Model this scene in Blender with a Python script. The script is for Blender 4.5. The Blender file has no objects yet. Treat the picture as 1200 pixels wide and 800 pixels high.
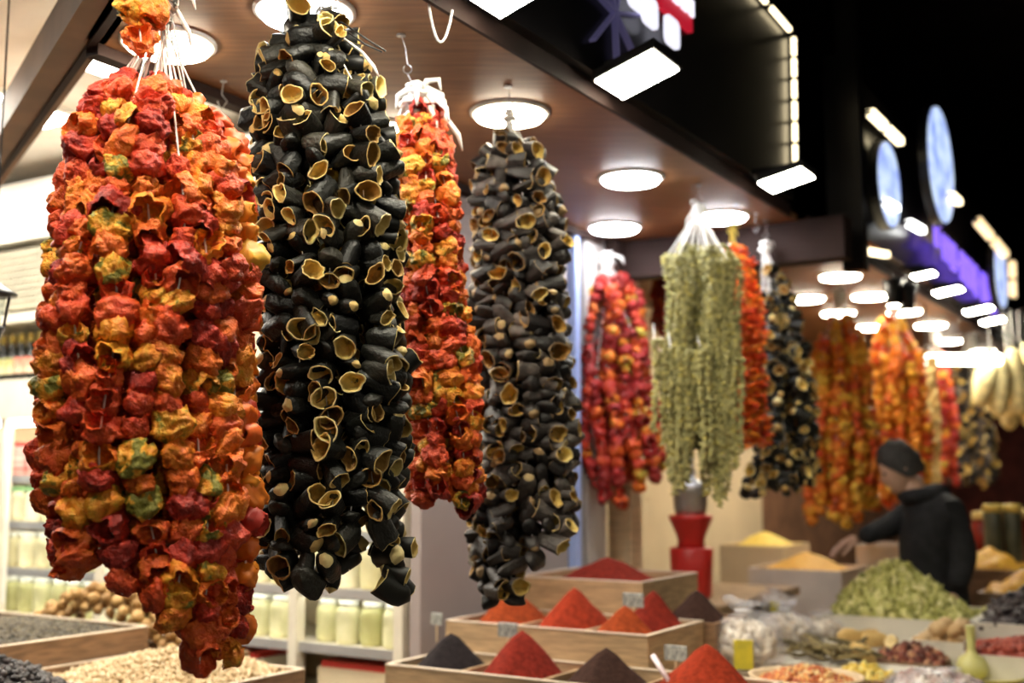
import bpy, math, random
import numpy as np
from mathutils import Vector, Matrix, Euler, noise as mnoise
R = math.radians
sc = bpy.context.scene
C = sc.collection
# ------------------------------------------------------------------ camera
F = 1350.0; TILT = math.atan(160 / 1350); ct, st = math.cos(TILT), math.sin(TILT); EYE = 1.6
cam = bpy.data.objects.new('camera', bpy.data.cameras.new('camera')); C.objects.link(cam)
cam.location = (0, 0, EYE); cam.rotation_euler = (math.pi / 2 + TILT, 0, 0)
cam.data.sensor_width = 36; cam.data.lens = F / 1200 * 36
cam.data.dof.use_dof = True; cam.data.dof.focus_distance = 2.35; cam.data.dof.aperture_fstop = 2.0
sc.camera = cam
# ------------------------------------------------------------------ world, exposure
w = bpy.data.worlds.new('hall_air'); sc.world = w; w.use_nodes = True
w.node_tree.nodes['Background'].inputs[0].default_value = (1, .8, .6, 1)
w.node_tree.nodes['Background'].inputs[1].default_value = .02
sc.view_settings.view_transform = 'Standard'; sc.view_settings.look = 'None'
sc.view_settings.gamma = 1; sc.view_settings.use_curve_mapping = False
sc.view_settings.exposure = 0.6
LAMP = 34.0      # round soffit lamps
PANEL = 60.0     # square panel lights on the fascia
# ------------------------------------------------------------------ geometry of the place
A_ = R(31.7); U = (math.sin(A_), math.cos(A_)); V = (-math.cos(A_), math.sin(A_))
def ray(px, py):
    x, y = (px - 600) / F, (400 - py) / F
    return (x, ct - y * st, st + y * ct)
def PZ(px, py, z): r = ray(px, py); k = (z - EYE) / r[2]; return (r[0]*k, r[1]*k, z)
def PY(px, py, Y): r = ray(px, py); k = Y / r[1]; return (r[0]*k, Y, EYE + r[2]*k)
def PV(px, py, v): r = ray(px, py); k = v / (r[0]*V[0] + r[1]*V[1]); return (r[0]*k, r[1]*k, EYE + r[2]*k)
def PS(px, py, q): r = ray(px, py); k = q / (r[0]*U[0] + r[1]*U[1]); return (r[0]*k, r[1]*k, EYE + r[2]*k)
def sv(p): return (p[0]*U[0] + p[1]*U[1], p[0]*V[0] + p[1]*V[1], p[2])
class Fr:
    def __init__(s, o, e1, e2): s.o, s.e1, s.e2 = o, e1, e2
    def __call__(s, a, b, z): return (s.o[0] + a*s.e1[0] + b*s.e2[0], s.o[1] + a*s.e1[1] + b*s.e2[1], z)
UV = Fr((0, 0), U, V)
XY = Fr((0, 0), (1, 0), (0, 1))
# ------------------------------------------------------------------ materials
MATS = {}
def nodes(name):
    m = bpy.data.materials.new(name); m.use_nodes = True; MATS[name] = m
    t = m.node_tree
    return m, t, t.nodes['Principled BSDF'], t.links
def mat(name, col, rough=.6, var=.15, scale=6, bump=0, bscale=60, metal=0, stretch=None, spec=.4, col2=None, alpha=1, coat=0):
    m, t, b, L = nodes(name)
    b.inputs['Roughness'].default_value = rough; b.inputs['Metallic'].default_value = metal
    b.inputs['Specular IOR Level'].default_value = spec
    b.inputs['Alpha'].default_value = alpha; b.inputs['Coat Weight'].default_value = coat
    tc = t.nodes.new('ShaderNodeTexCoord'); mp = t.nodes.new('ShaderNodeMapping')
    L.new(tc.outputs['Object'], mp.inputs['Vector'])
    if stretch: mp.inputs['Scale'].default_value = stretch[:3]; mp.inputs['Rotation'].default_value = (0, 0, stretch[3] if len(stretch) > 3 else 0)
    n = t.nodes.new('ShaderNodeTexNoise'); n.inputs['Scale'].default_value = scale; n.inputs['Detail'].default_value = 6
    L.new(mp.outputs[0], n.inputs['Vector'])
    r = t.nodes.new('ShaderNodeValToRGB')
    c2 = col2 or tuple(c * (1 - 2*var) for c in col); c1 = col if col2 else tuple(min(1, c * (1 + var)) for c in col)
    r.color_ramp.elements[0].position = .35; r.color_ramp.elements[1].position = .65
    r.color_ramp.elements[0].color = (*c2, 1); r.color_ramp.elements[1].color = (*c1, 1)
    L.new(n.outputs['Fac'], r.inputs[0]); L.new(r.outputs[0], b.inputs['Base Color'])
    if bump:
        n2 = t.nodes.new('ShaderNodeTexNoise'); n2.inputs['Scale'].default_value = bscale; n2.inputs['Detail'].default_value = 5
        bp = t.nodes.new('ShaderNodeBump'); bp.inputs['Strength'].default_value = bump; bp.inputs['Distance'].default_value = .01
        L.new(mp.outputs[0], n2.inputs['Vector']); L.new(n2.outputs['Fac'], bp.inputs['Height']); L.new(bp.outputs[0], b.inputs['Normal'])
    return m
def emit(name, col, strength):
    m, t, b, L = nodes(name)
    b.inputs['Base Color'].default_value = (*[min(.8, c) for c in col], 1); b.inputs['Roughness'].default_value = .5
    b.inputs['Emission Color'].default_value = (*col, 1); b.inputs['Emission Strength'].default_value = strength
    return m
def glass(name, tint, mixf=.8, rough=.15):
    m, t, b, L = nodes(name)
    b.inputs['Base Color'].default_value = (*tint, 1); b.inputs['Roughness'].default_value = rough
    tr = t.nodes.new('ShaderNodeBsdfTransparent'); tr.inputs[0].default_value = (*[.5 + .5*c for c in tint], 1)
    mx = t.nodes.new('ShaderNodeMixShader'); mx.inputs[0].default_value = mixf
    L.new(b.outputs[0], mx.inputs[1]); L.new(tr.outputs[0], mx.inputs[2]); L.new(mx.outputs[0], t.nodes['Material Output'].inputs[0])
    return m
def vary(name, stops, rough=.5, spread=.3, nscale=28, bump=.5, bscale=140, spec=.4, bdist=.004):
    """a colour picked per piece (object random + island random) with mottling within the piece"""
    m, t, b, L = nodes(name)
    b.inputs['Roughness'].default_value = rough; b.inputs['Specular IOR Level'].default_value = spec
    N = t.nodes.new
    oi = N('ShaderNodeObjectInfo'); ge = N('ShaderNodeNewGeometry'); tc = N('ShaderNodeTexCoord')
    ad = N('ShaderNodeMath'); ad.operation = 'ADD'; L.new(oi.outputs['Random'], ad.inputs[0]); L.new(ge.outputs['Random Per Island'], ad.inputs[1])
    fr = N('ShaderNodeMath'); fr.operation = 'FRACT'; L.new(ad.outputs[0], fr.inputs[0])
    va = N('ShaderNodeVectorMath'); va.operation = 'ADD'; L.new(tc.outputs['Object'], va.inputs[0])
    sc_ = N('ShaderNodeVectorMath'); sc_.operation = 'SCALE'; sc_.inputs[0].default_value = (7, 13, 5); L.new(oi.outputs['Random'], sc_.inputs['Scale']); L.new(sc_.outputs[0], va.inputs[1])
    n = N('ShaderNodeTexNoise'); n.inputs['Scale'].default_value = nscale; n.inputs['Detail'].default_value = 4; L.new(va.outputs[0], n.inputs['Vector'])
    ma = N('ShaderNodeMath'); ma.operation = 'MULTIPLY_ADD'; ma.inputs[1].default_value = spread * 2; ma.inputs[2].default_value = -spread
    L.new(n.outputs['Fac'], ma.inputs[0])
    a2 = N('ShaderNodeMath'); a2.operation = 'ADD'; L.new(fr.outputs[0], a2.inputs[0]); L.new(ma.outputs[0], a2.inputs[1])
    r = N('ShaderNodeValToRGB'); cr = r.color_ramp
    cr.elements[0].position = stops[0][0]; cr.elements[0].color = (*stops[0][1], 1)
    cr.elements[1].position = stops[-1][0]; cr.elements[1].color = (*stops[-1][1], 1)
    for p, c in stops[1:-1]: cr.elements.new(p).color = (*c, 1)
    L.new(a2.outputs[0], r.inputs[0]); L.new(r.outputs[0], b.inputs['Base Color'])
    n2 = N('ShaderNodeTexNoise'); n2.inputs['Scale'].default_value = bscale; n2.inputs['Detail'].default_value = 3; L.new(va.outputs[0], n2.inputs['Vector'])
    bp = N('ShaderNodeBump'); bp.inputs['Strength'].default_value = bump; bp.inputs['Distance'].default_value = bdist
    L.new(n2.outputs['Fac'], bp.inputs['Height']); L.new(bp.outputs[0], b.inputs['Normal'])
    return m
DR, RD, OR, OG, YE, OL = (.25,.014,.008), (.5,.03,.012), (.66,.09,.012), (.74,.2,.014), (.72,.36,.03), (.2,.18,.025)
PN = dict(nscale=2.4, bscale=10, bump=1.0, spread=.38, bdist=.006)
PEP = vary('dried_pepper_skin', [(0,DR),(.12,RD),(.4,(.64,.075,.012)),(.68,(.72,.15,.012)),(.88,(.74,.27,.018)),(.96,YE),(1,OL)], rough=.45, **PN)
PEPR = vary('dried_red_pepper_skin', [(0,DR),(.25,(.33,.016,.018)),(.5,(.46,.03,.016)),(.74,(.56,.07,.012)),(.92,OG),(1,(.4,.3,.03))], rough=.42, **PN)
PEPO = vary('dried_orange_pepper_skin', [(0,(.6,.06,.012)),(.2,(.74,.13,.014)),(.55,(.82,.26,.02)),(.8,(.85,.38,.03)),(1,(.8,.46,.05))], rough=.42, **PN)
CHIL = vary('dried_chilli_skin', [(0,(.5,.02,.008)),(.3,(.72,.06,.01)),(.7,(.8,.14,.01)),(1,(.8,.26,.02))], rough=.3)
SKIN = vary('dried_aubergine_skin', [(0,(.004,.004,.004)),(.5,(.008,.008,.006)),(.8,(.014,.013,.01)),(1,(.03,.027,.02))], rough=.45, spec=.3, bscale=7, nscale=2.5, bump=.8)
SKNG = vary('dried_grey_aubergine_skin', [(0,(.008,.006,.006)),(.5,(.022,.017,.015)),(.8,(.05,.04,.035)),(1,(.13,.105,.09))], rough=.48, bscale=7, nscale=2.5, bump=.8)
FLSH = vary('dried_aubergine_flesh', [(0,(.16,.07,.015)),(.35,(.38,.21,.045)),(.7,(.58,.4,.1)),(1,(.75,.58,.2))], rough=.6, spread=.25, nscale=3, bscale=9)
RIMM = vary('dried_aubergine_rim', [(0,(.42,.25,.07)),(.5,(.62,.45,.16)),(1,(.76,.62,.3))], rough=.6)
OKRA = vary('dried_okra_skin', [(0,(.2,.19,.075)),(.5,(.33,.31,.13)),(.85,(.45,.4,.16)),(1,(.5,.42,.1))], rough=.6)
STRG = mat('white_twine', (.8,.78,.74), .8, .06)
YSTR = mat('yellow_twine', (.75,.62,.15), .7, .08)
WIRE = mat('grey_wire', (.35,.33,.32), .4, .05, metal=.8)
BROWN = mat('brown_soffit_laminate', (.235,.105,.042), .5, .12, scale=5, stretch=(1, 9, 1, -(math.pi/2 - A_)), spec=.25)
BEAM = mat('brown_beam_laminate', (.2,.098,.043), .55, .12, scale=5, spec=.2)
DBEAM = mat('dark_brown_beam_laminate', (.035,.02,.017), .65, .1, scale=5, spec=.1)
BLACK = mat('black_fascia_lacquer', (.012,.011,.012), .28, .2, scale=3)
HALL = mat('dark_hall_paint', (.035,.022,.018), .9, .2, scale=1)
FLOOR = mat('dark_floor_tile', (.09,.08,.075), .5, .15, scale=3)
GREYW = mat('mauve_grey_wall_paint', (.33,.28,.27), .8, .05, scale=2)
PALE = mat('pale_grey_column_paint', (.5,.46,.44), .75, .05)
CREAM = mat('cream_wall_paint', (.72,.6,.4), .75, .06, scale=2)
WHITE = mat('white_paint', (.82,.8,.74), .5, .04)
OFFW = mat('off_white_laminate', (.75,.7,.58), .5, .05)
STEEL = mat('pale_steel', (.55,.56,.58), .35, .05, metal=.5)
BLUELIT = mat('blue_white_plastic_strip', (.35,.45,.8), .4, .05)  # blue light falling on the strip, put into its base colour
WOOD = mat('oak_board', (.46,.31,.17), .55, .14, scale=7, bump=.08, stretch=(1.5, 1.5, 14))
WOODP = mat('pale_oak_board', (.62,.47,.3), .55, .1, scale=7, bump=.08, stretch=(1.5, 1.5, 14))
WALN = mat('walnut_board', (.25,.145,.08), .5, .18, scale=7, bump=.08, stretch=(1.5, 1.5, 14))
DARKM = mat('black_metal', (.02,.02,.022), .4, .1, metal=.3)
BGLASS = glass('clear_glass', (.85,.95,.9), .75, .08)
CLOTH = mat('black_cloth', (.016,.016,.018), .85, .2, scale=20, bump=.2, bscale=200)
HSKIN = mat('tan_skin', (.55,.33,.23), .5, .06)
HAIR = mat('dark_hair', (.035,.03,.026), .7, .2, scale=60, bump=.4)
# ------------------------------------------------------------------ mesh helpers
WL = {}
ORD = 'first second third fourth fifth sixth seventh eighth ninth tenth eleventh twelfth thirteenth fourteenth fifteenth sixteenth seventeenth eighteenth nineteenth twentieth'.split()
def nth(n): return (ORD[n-1] if n <= 20 else 'twenty-' + ORD[n-21]) + ' '
class MB:
    def __init__(s): s.v, s.f, s.m = [], [], []
    def add(s, v, f, m=0):
        o = len(s.v); s.v += [tuple(p) for p in v]; s.f += [tuple(i + o for i in q) for q in f]
        s.m += list(m) if isinstance(m, (list, tuple)) else [m] * len(f); return s
    def box(s, fr, a0, a1, b0, b1, z0, z1, m=0):
        v = [fr(a, b, z) for z in (z0, z1) for a, b in ((a0,b0),(a1,b0),(a1,b1),(a0,b1))]
        return s.add(v, [(3,2,1,0),(4,5,6,7),(0,1,5,4),(1,2,6,5),(2,3,7,6),(3,0,4,7)], m)
    def beam(s, p, q, w_, h, m=0, up=(0,0,1)):
        p, q = Vector(p), Vector(q); d = (q - p).normalized(); x = d.cross(Vector(up))
        if x.length < 1e-4: x = d.cross(Vector((0,1,0)))
        x.normalize(); y = x.cross(d)
        v = [e + x*a*w_/2 + y*b*h/2 for e in (p, q) for a, b in ((-1,-1),(1,-1),(1,1),(-1,1))]
        return s.add(v, [(0,1,2,3),(7,6,5,4),(1,0,4,5),(2,1,5,6),(3,2,6,7),(0,3,7,4)], m)
    def tube(s, pts, r, n=6, m=0, cap=True):
        pts = [Vector(p) for p in pts]; rs = r if isinstance(r, (list, tuple)) else [r]*len(pts)
        o = len(s.v); k = len(pts)
        for i, p in enumerate(pts):
            d = (pts[min(k-1, i+1)] - pts[max(0, i-1)])
            d = d.normalized() if d.length > 1e-6 else Vector((0,0,1))
            x = d.cross(Vector((0,1,.02)) if abs(d.y) < .9 else Vector((1,0,0))).normalized(); y = d.cross(x)
            for j in range(n):
                a = 2*math.pi*j/n; s.v.append(tuple(p + (x*math.cos(a) + y*math.sin(a))*rs[i]))
        for i in range(k-1):
            for j in range(n):
                s.f.append((o+i*n+j, o+i*n+(j+1)%n, o+(i+1)*n+(j+1)%n, o+(i+1)*n+j)); s.m.append(m)
        if cap:
            s.f.append(tuple(o+j for j in range(n))[::-1]); s.f.append(tuple(o+(k-1)*n+j for j in range(n))); s.m += [m, m]
        return s
    def lathe(s, c, prof, n=20, m=0, sx=1, sy=1, jit=None):
        o = len(s.v); k = len(prof)
        for i, (r, z) in enumerate(prof):
            for j in range(n):
                a = 2*math.pi*j/n; p = Vector((r*math.cos(a)*sx, r*math.sin(a)*sy, z))
                if jit: p = jit(p)
                s.v.append((c[0]+p.x, c[1]+p.y, c[2]+p.z))
        mm = m if isinstance(m, (list, tuple)) else [m]*(k-1)
        for i in range(k-1):
            for j in range(n): s.f.append((o+i*n+j, o+i*n+(j+1)%n, o+(i+1)*n+(j+1)%n, o+(i+1)*n+j)); s.m.append(mm[i])
        s.f.append(tuple(o+j for j in range(n))[::-1]); s.f.append(tuple(o+(k-1)*n+j for j in range(n))); s.m += [mm[0], mm[-1]]
        return s
    def build(s, name, mats, parent=None, smooth=False, **kw):
        mats = mats if isinstance(mats, (list, tuple)) else [mats]
        a = np.array(s.v); lo, hi = a.min(0), a.max(0)
        o = Vector(((lo[0]+hi[0])/2, (lo[1]+hi[1])/2, lo[2]))
        me = bpy.data.meshes.new(name); me.from_pydata((a - np.array(o)).tolist(), [], s.f)
        for m in mats: me.materials.append(m)
        if len(mats) > 1: me.polygons.foreach_set('material_index', s.m)
        if smooth: me.polygons.foreach_set('use_smooth', [True]*len(me.polygons))
        return link(bpy.data.objects.new(name, me), o, parent, **kw)
def link(ob, wloc, parent=None, **kw):
    C.objects.link(ob); wloc = Vector(wloc)
    if parent: ob.parent = parent; ob.location = wloc - WL[parent.name]
    else: ob.location = wloc
    WL[ob.name] = wloc
    return tag(ob, **kw)
def tag(o, label=None, cat=None, group=None, kind=None):
    for k, v in (('label', label), ('category', cat), ('group', group), ('kind', kind)):
        if v: o[k] = v
    return o
def thing(name, loc, label, cat, group=None):
    e = bpy.data.objects.new(name, None); e.empty_display_size = .05
    return link(e, loc, None, label=label, cat=cat, group=group)
def struct(name, mb, m, parent=None, **kw):
    return mb.build(name, m, parent, kind=None if parent else 'structure', **kw)
def rot(rng): return Euler((rng.uniform(0, 6.28), rng.uniform(0, 6.28), rng.uniform(0, 6.28))).to_matrix()
def grid_faces(nr, nu, off=0): return [(off+i*nu+j, off+i*nu+(j+1) % nu, off+(i+1)*nu+(j+1) % nu, off+(i+1)*nu+j) for i in range(nr-1) for j in range(nu)]
# ---- natural pieces: unit-size meshes, returned as (verts array, faces, material index per face)
def pepper_geo(seed, nu, nv):
    rng = random.Random(seed); lob = rng.choice((3, 3, 4)); ph = rng.uniform(0, 6); off = Vector((rng.uniform(0, 90), rng.uniform(0, 90), 3))
    sx, sy = rng.uniform(.78, 1.05), rng.uniform(.9, 1.15); sz = rng.uniform(.72, 1.0); vs = []
    k1 = rng.choice((6, 7, 8)); lean = rng.uniform(-.25, .25)
    for i in range(nv):
        t = i / (nv - 1)
        if t < .66:
            a = t / .66; r = .53 * math.sqrt(max(0, 1 - (1 - min(1, a*2.1 + .02))**2)) * (1 - .24*max(0, (a - .55)/.45)); z = -.5 + a
        else:
            b = (t - .66) / .34; r = .53*.76 * (1 - .22*b) * math.sqrt(max(0, 1 - max(0, b*1.15 - .25)**2.2)) + .003; z = .5 + .07*math.sin(min(1, b*3)*math.pi) - .62*b**1.2
        for j in range(nu):
            th = 2*math.pi*j/nu; p = Vector((r*math.cos(th), r*math.sin(th), z))
            w_ = .3*mnoise.noise(p*2.4 + off) - .42*abs(mnoise.noise(p*4.2 + off*1.7)) - .22*abs(mnoise.noise(Vector((p.x*8, p.y*8, p.z*4)) + off*.7)) + .2
            rr = r * (1 + .11*math.cos(lob*th + ph) + .06*math.sin(k1*th + 5*z + ph) + w_)
            zz = z*sz + .13*mnoise.noise(Vector((math.cos(th)*1.6, math.sin(th)*1.6, z)) + off*2) * (1 if r > .1 else .4) + .05*math.cos(2*th+ph)
            vs.append((rr*math.cos(th)*sx + lean*zz*.5, rr*math.sin(th)*sy, zz))
    f = grid_faces(nv, nu) + [tuple(range(nu))[::-1], tuple((nv-1)*nu + j for j in range(nu))]
    return np.array(vs), f, [0]*len(f)
def aub_geo(seed, nu, nv):
    rng = random.Random(seed); ph = rng.uniform(0, 6); off = Vector((rng.uniform(0, 90), rng.uniform(0, 90), 3)); Ln = rng.uniform(1.15, 1.75)
    sx = rng.uniform(.62, .95); k1 = rng.choice((5, 7, 9)); taper = rng.uniform(.75, .95); vs = []; rows = []
    dp = rng.uniform(.35, .8); no = int(nv*.6); bend = rng.uniform(-.3, .3)
    for i in range(nv):
        if i < no:
            a = i/(no-1); r = .5*math.sqrt(max(.004, 1 - (1 - min(1, a*2.4))**2)) * (taper + (1 - taper)*a); z = (a - .5)*Ln; rows.append(0)
        elif i == no: r, z = .485, Ln/2 + .03; rows.append(2)
        elif i == no+1: r, z = .43, Ln/2 + .01; rows.append(2)
        else:
            b = (i - no - 1)/(nv - no - 2); r = .43*(1 - .25*b)*math.sqrt(max(.003, 1 - max(0, b - .45)**2/.3025)); z = Ln/2 - dp*b; rows.append(1)
        for j in range(nu):
            th = 2*math.pi*j/nu; p = Vector((math.cos(th)*.8, math.sin(th)*.8, z*.35))
            rr = r*(1 + .3*mnoise.noise(p*1.5 + off) + .07*mnoise.noise(p*3.6 + off) + .035*math.sin(k1*th + ph + z))
            zz = z + .14*mnoise.noise(Vector((math.cos(th), math.sin(th), .2))*1.3 + off)*(a if i < no else 1)
            vs.append((rr*math.cos(th)*sx + bend*zz*zz*.4, rr*math.sin(th), zz))
    f = grid_faces(nv, nu); m = [rows[i+1] for i in range(nv-1) for j in range(nu)]
    if seed % 2: m[:nu] = [2]*nu; m[nu:2*nu] = [0]*nu
    f += [tuple(range(nu))[::-1], tuple((nv-1)*nu + j for j in range(nu))]; m += [2 if seed % 2 else 0, 1]
    return np.array(vs), f, m
def chil_geo(seed, nu, nv):
    rng = random.Random(seed); bend = rng.uniform(-.3, .3); vs = []
    for i in range(nv):
        t = i/(nv-1); r = .22*math.sqrt(max(.004, math.sin(math.pi*min(.999, t*.93 + .06)))) * (1.25 - t*.6)
        for j in range(nu):
            th = 2*math.pi*j/nu; q = r*(1 + .2*math.sin(3*th + 6*t + seed) + .2*math.sin(9*t + seed))
            vs.append((q*math.cos(th) + bend*math.sin(t*3), q*math.sin(th)*.7, (t - .5)*1.5))
    f = grid_faces(nv, nu) + [tuple(range(nu))[::-1], tuple((nv-1)*nu + j for j in range(nu))]
    return np.array(vs), f, [0]*len(f)
def blob_geo(seed, nu=7, nv=5, amp=.25, sx=1, sy=1, sz=1):
    off = Vector((seed*7.3, seed*3.1, 1)); vs = []
    for i in range(nv):
        ph = math.pi*(i + .15)/(nv - .7)
        for j in range(nu):
            th = 2*math.pi*j/nu; p = Vector((math.sin(ph)*math.cos(th), math.sin(ph)*math.sin(th), math.cos(ph)))
            p = p*(.5*(1 + amp*mnoise.noise(p*1.8 + off))); vs.append((p.x*sx, p.y*sy, p.z*sz))
    f = [q[::-1] for q in grid_faces(nv, nu)] + [tuple(range(nu)), tuple((nv-1)*nu + j for j in range(nu))[::-1]]
    return np.array(vs), f, [0]*len(f)
def mesh_of(name, geo, mats, smooth=True):
    me = bpy.data.meshes.new(name); me.from_pydata(geo[0].tolist(), [], geo[1])
    for m in mats: me.materials.append(m)
    me.polygons.foreach_set('material_index', geo[2]); me.polygons.foreach_set('use_smooth', [smooth]*len(geo[1]))
    return me
def joined(name, items, mats, parent, smooth=True, **kw):
    """items: (geo, Matrix 3x3, scale, loc) merged into one mesh"""
    mb = MB(); V_, off = [], 0
    for g, M, s_, l in items:
        V_.append(g[0] @ (np.array(M).T * s_) + np.array(l)); mb.f += [tuple(i + off for i in q) for q in g[1]]; mb.m += g[2]; off += len(g[0])
    mb.v = np.concatenate(V_)
    return mb.build(name, mats, parent, smooth, **kw)

# ================================================================== THE SETTING
ZC = 2.73; VF = 1.555; VB = 2.445
struct('floor', MB().box(XY, -12, 14, -8, 20, -.05, 0), FLOOR)
struct('ceiling', MB().box(XY, -12, 14, -8, 20, 6, 6.1), HALL)
struct('wall_far', MB().box(XY, -12, 14, 20, 20.1, 0, 6), HALL)
struct('wall_right', MB().box(XY, 14, 14.1, -8, 20, 0, 6), HALL)
struct('wall_left', MB().box(XY, -12.1, -12, -8, 20, 0, 6), HALL)
struct('wall_behind', MB().box(XY, -12, 14, -8.1, -8, 0, 6), HALL)
def prism(pts, z0, z1): n = len(pts); return MB().add([UV(a, b, z) for z in (z0, z1) for a, b in pts], [tuple(range(n))[::-1], tuple(range(n, 2*n))] + [(i, (i+1) % n, n+(i+1) % n, n+i) for i in range(n)])
struct('ceiling', prism([(1.40, VF), (4.92, VF), (4.92, VB), (1.86, VB)], ZC, ZC+.03), BROWN)
struct('ceiling', MB().box(UV, 5.02, 16, VF, 4.2, ZC, ZC+.03), BROWN)
struct('trim_1', MB().box(UV, 1.38, 4.80, VF-.012, VF, ZC-.006, ZC+.05), DBEAM)
struct('trim_2', MB().box(UV, 5.05, 16, VF-.012, VF, ZC-.006, ZC+.05), DBEAM)
struct('trim_3', MB().box(UV, 4.92, 5.04, 1.35, 3.2, 2.55, 2.735), DBEAM)
struct('trim_4', MB().box(UV, 1.9, 4.8, VB, VB+.05, ZC-.03, ZC+.04), DBEAM)
# slanting corner beam at the upper left
bp_, bq = Vector(PZ(67, 92, ZC)), Vector(PZ(-28, 232, ZC))
dd = (bq - bp_).normalized(); bw = (Vector(PZ(94, 92, ZC)) - Vector(PZ(40, 92, ZC))).cross(dd).length; off_ = Vector((dd.y, -dd.x, 0))*bw*.22
struct('trim_5', MB().beam(bp_ - dd*1.5 + Vector((0,0,.06)), bq + dd*.9 + Vector((0,0,.06)), bw, .12), BEAM)
struct('trim_6', MB().beam(bp_ - dd*1.5 + off_, bq + dd*.9 + off_, .02, .012), DBEAM)
# shop interior behind the soffit
SF = 3.45    # front plane of the jar cabinet (s)
struct('ceiling', MB().box(UV, -1, SF+.62, VB+.06, 7, 3.12, 3.16), WHITE)
struct('wall_shop', MB().box(UV, SF+.55, SF+.62, 2.62, 7, 0, 3.12), CREAM)
struct('trim_7', MB().box(UV, SF-.02, SF+.55, 2.62, 7, 2.75, 3.04), WHITE)      # bulkhead over the cabinet
# wall behind the hanging goods
struct('wall_back', MB().box(UV, 3.42, 4.52, VB+.055, VB+.1, 0, ZC), GREYW)
struct('trim_8', MB().box(UV, 4.54, 4.58, VB+.02, VB+.1, .9, ZC-.03), BLUELIT)
struct('trim_9', MB().box(UV, 4.66, 4.84, VB+.03, VB+.2, 0, ZC-.03), PALE)
struct('wall_back', MB().box(UV, 4.84, 9, 3.2, 3.3, 0, ZC), CREAM)
struct('wall_back', MB().box(UV, 9, 15, 3.2, 3.3, 0, ZC), mat('warm_brown_wall_paint', (.22,.11,.06), .7, .15))
struct('wall_end', MB().box(UV, 15, 15.1, -3, 3.3, 0, ZC), mat('maroon_wall_paint', (.16,.03,.022), .7, .2))
struct('trim_10', MB().box(UV, 5.0, 5.12, VB-.02, VB+.1, 0, ZC), WOODP)
struct('trim_11', MB().box(UV, 4.84, 5.0, 2.4, 3.2, 2.35, ZC), DBEAM)

def fascia(name, s0, s1, v0, v1, z0, z1): return struct(name, MB().box(UV, s0, s1, v0, v1, z0, z1), BLACK)
FV = VF - .05
fascia('wall_fascia', 1.3, 4.72, FV, FV+.06, ZC+.05, 3.52)
fascia('wall_fascia', 5.3, 16, 1.46, 1.53, ZC+.05, 3.6)
fascia('trim_12', 5.28, 5.36, 1.36, 1.46, 2.55, 4.6)
LEDW = emit('warm_led_strip', (1, .82, .5), 3)
LEDD = emit('dim_led_strip', (1, .72, .38), 1.2)
def led(p, q, label, m=LEDW, wd=.022, gaps=1):
    p, q = Vector(p), Vector(q); e = thing('led_strip', p.lerp(q, .5), label, 'light strip')
    for i in range(gaps):
        a, b = p.lerp(q, (i + .1)/gaps), p.lerp(q, (i + .9)/gaps); MB().beam(a, b, wd, wd).build('led_segment', m, e)
    MB().beam(p + Vector((0,.012,0)), q + Vector((0,.012,0)), wd*.7, wd*.5).build('backing_channel', DARKM, e)
led(PV(932, 193, FV-.02), PV(930, 42, FV-.02), 'warm upright light strip on the end of the black fascia', gaps=6, wd=.016)
led(PV(928, 38, FV-.02), PV(870, -30, FV-.02), 'warm light strip along the top edge of the black fascia', gaps=2, wd=.016)
# ------------------------------------------------------------------ lamps
RL = .112
COOL = emit('cool_lamp_diffuser', (.93, .95, 1), LAMP); WARM = emit('warm_lamp_diffuser', (1, .88, .68), LAMP)
def round_lamp(s, v, warm, label, r=RL):
    c = UV(s, v, ZC); e = thing('ceiling_lamp', (c[0], c[1], ZC-.03), label, 'lamp', 'round lamps in the brown soffit')
    MB().lathe((c[0], c[1], ZC), [(r+.012, .002), (r+.012, -.008), (r, -.012), (r-.004, -.010)], 32).build('rim', WHITE, e, True)
    MB().lathe((c[0], c[1], ZC), [(r-.003, -.004), (r-.003, -.014), (r*.93, -.022), (r*.6, -.027), (.01, -.029)], 32).build('diffuser', WARM if warm else COOL, e, True)
round_lamp(2.02, 1.84, 0, 'round cool lamp right above the big dark aubergine bundle')
round_lamp(1.99, 2.283, 1, 'round lamp behind the white strings of the leftmost pepper bundle')
round_lamp(2.95, 1.83, 1, 'round warm lamp above the greyer aubergine bundle')
round_lamp(2.90, 2.27, 1, 'round lamp peeping between the dark aubergines and the white ribbon knot')
round_lamp(3.85, 1.85, 0, 'round cool lamp in the middle of the soffit, right of the grey aubergines')
round_lamp(4.635, 1.80, 0, 'round cool lamp above the green okra bundle')
round_lamp(4.59, 2.29, 0, 'round cool lamp at the soffit back edge over the red pepper bundle')
round_lamp(1.1, 1.84, 1, 'round soffit lamp nearest the viewer above the leftmost pepper bundle')
far = [(6.38,1.78,'biggest round warm lamp of the far soffit'), (7.07,2.19,'round far lamp just right of the black and yellow bundle'), (7.18,1.82,'round far lamp right of the biggest far lamp'),
       (7.81,2.20,'round far lamp in front of the orange bundle strings'), (8.68,2.22,'round far lamp between the two orange bundles'), (7.98,1.80,'round far lamp beside the hanging black spotlight'), (8.8,1.80,'round far lamp above the narrow red bundle'), (9.9,1.9,'round far lamp over the long white tube'), (10.9,1.8,'small round lamp at the far end of the soffit'), (11.5,2.3,'farthest small round lamp behind the tube')]
for s, v, l in far: round_lamp(s, v, 1, l)
PANM = emit('panel_light_diffuser', (1, .93, .74), PANEL)
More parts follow.
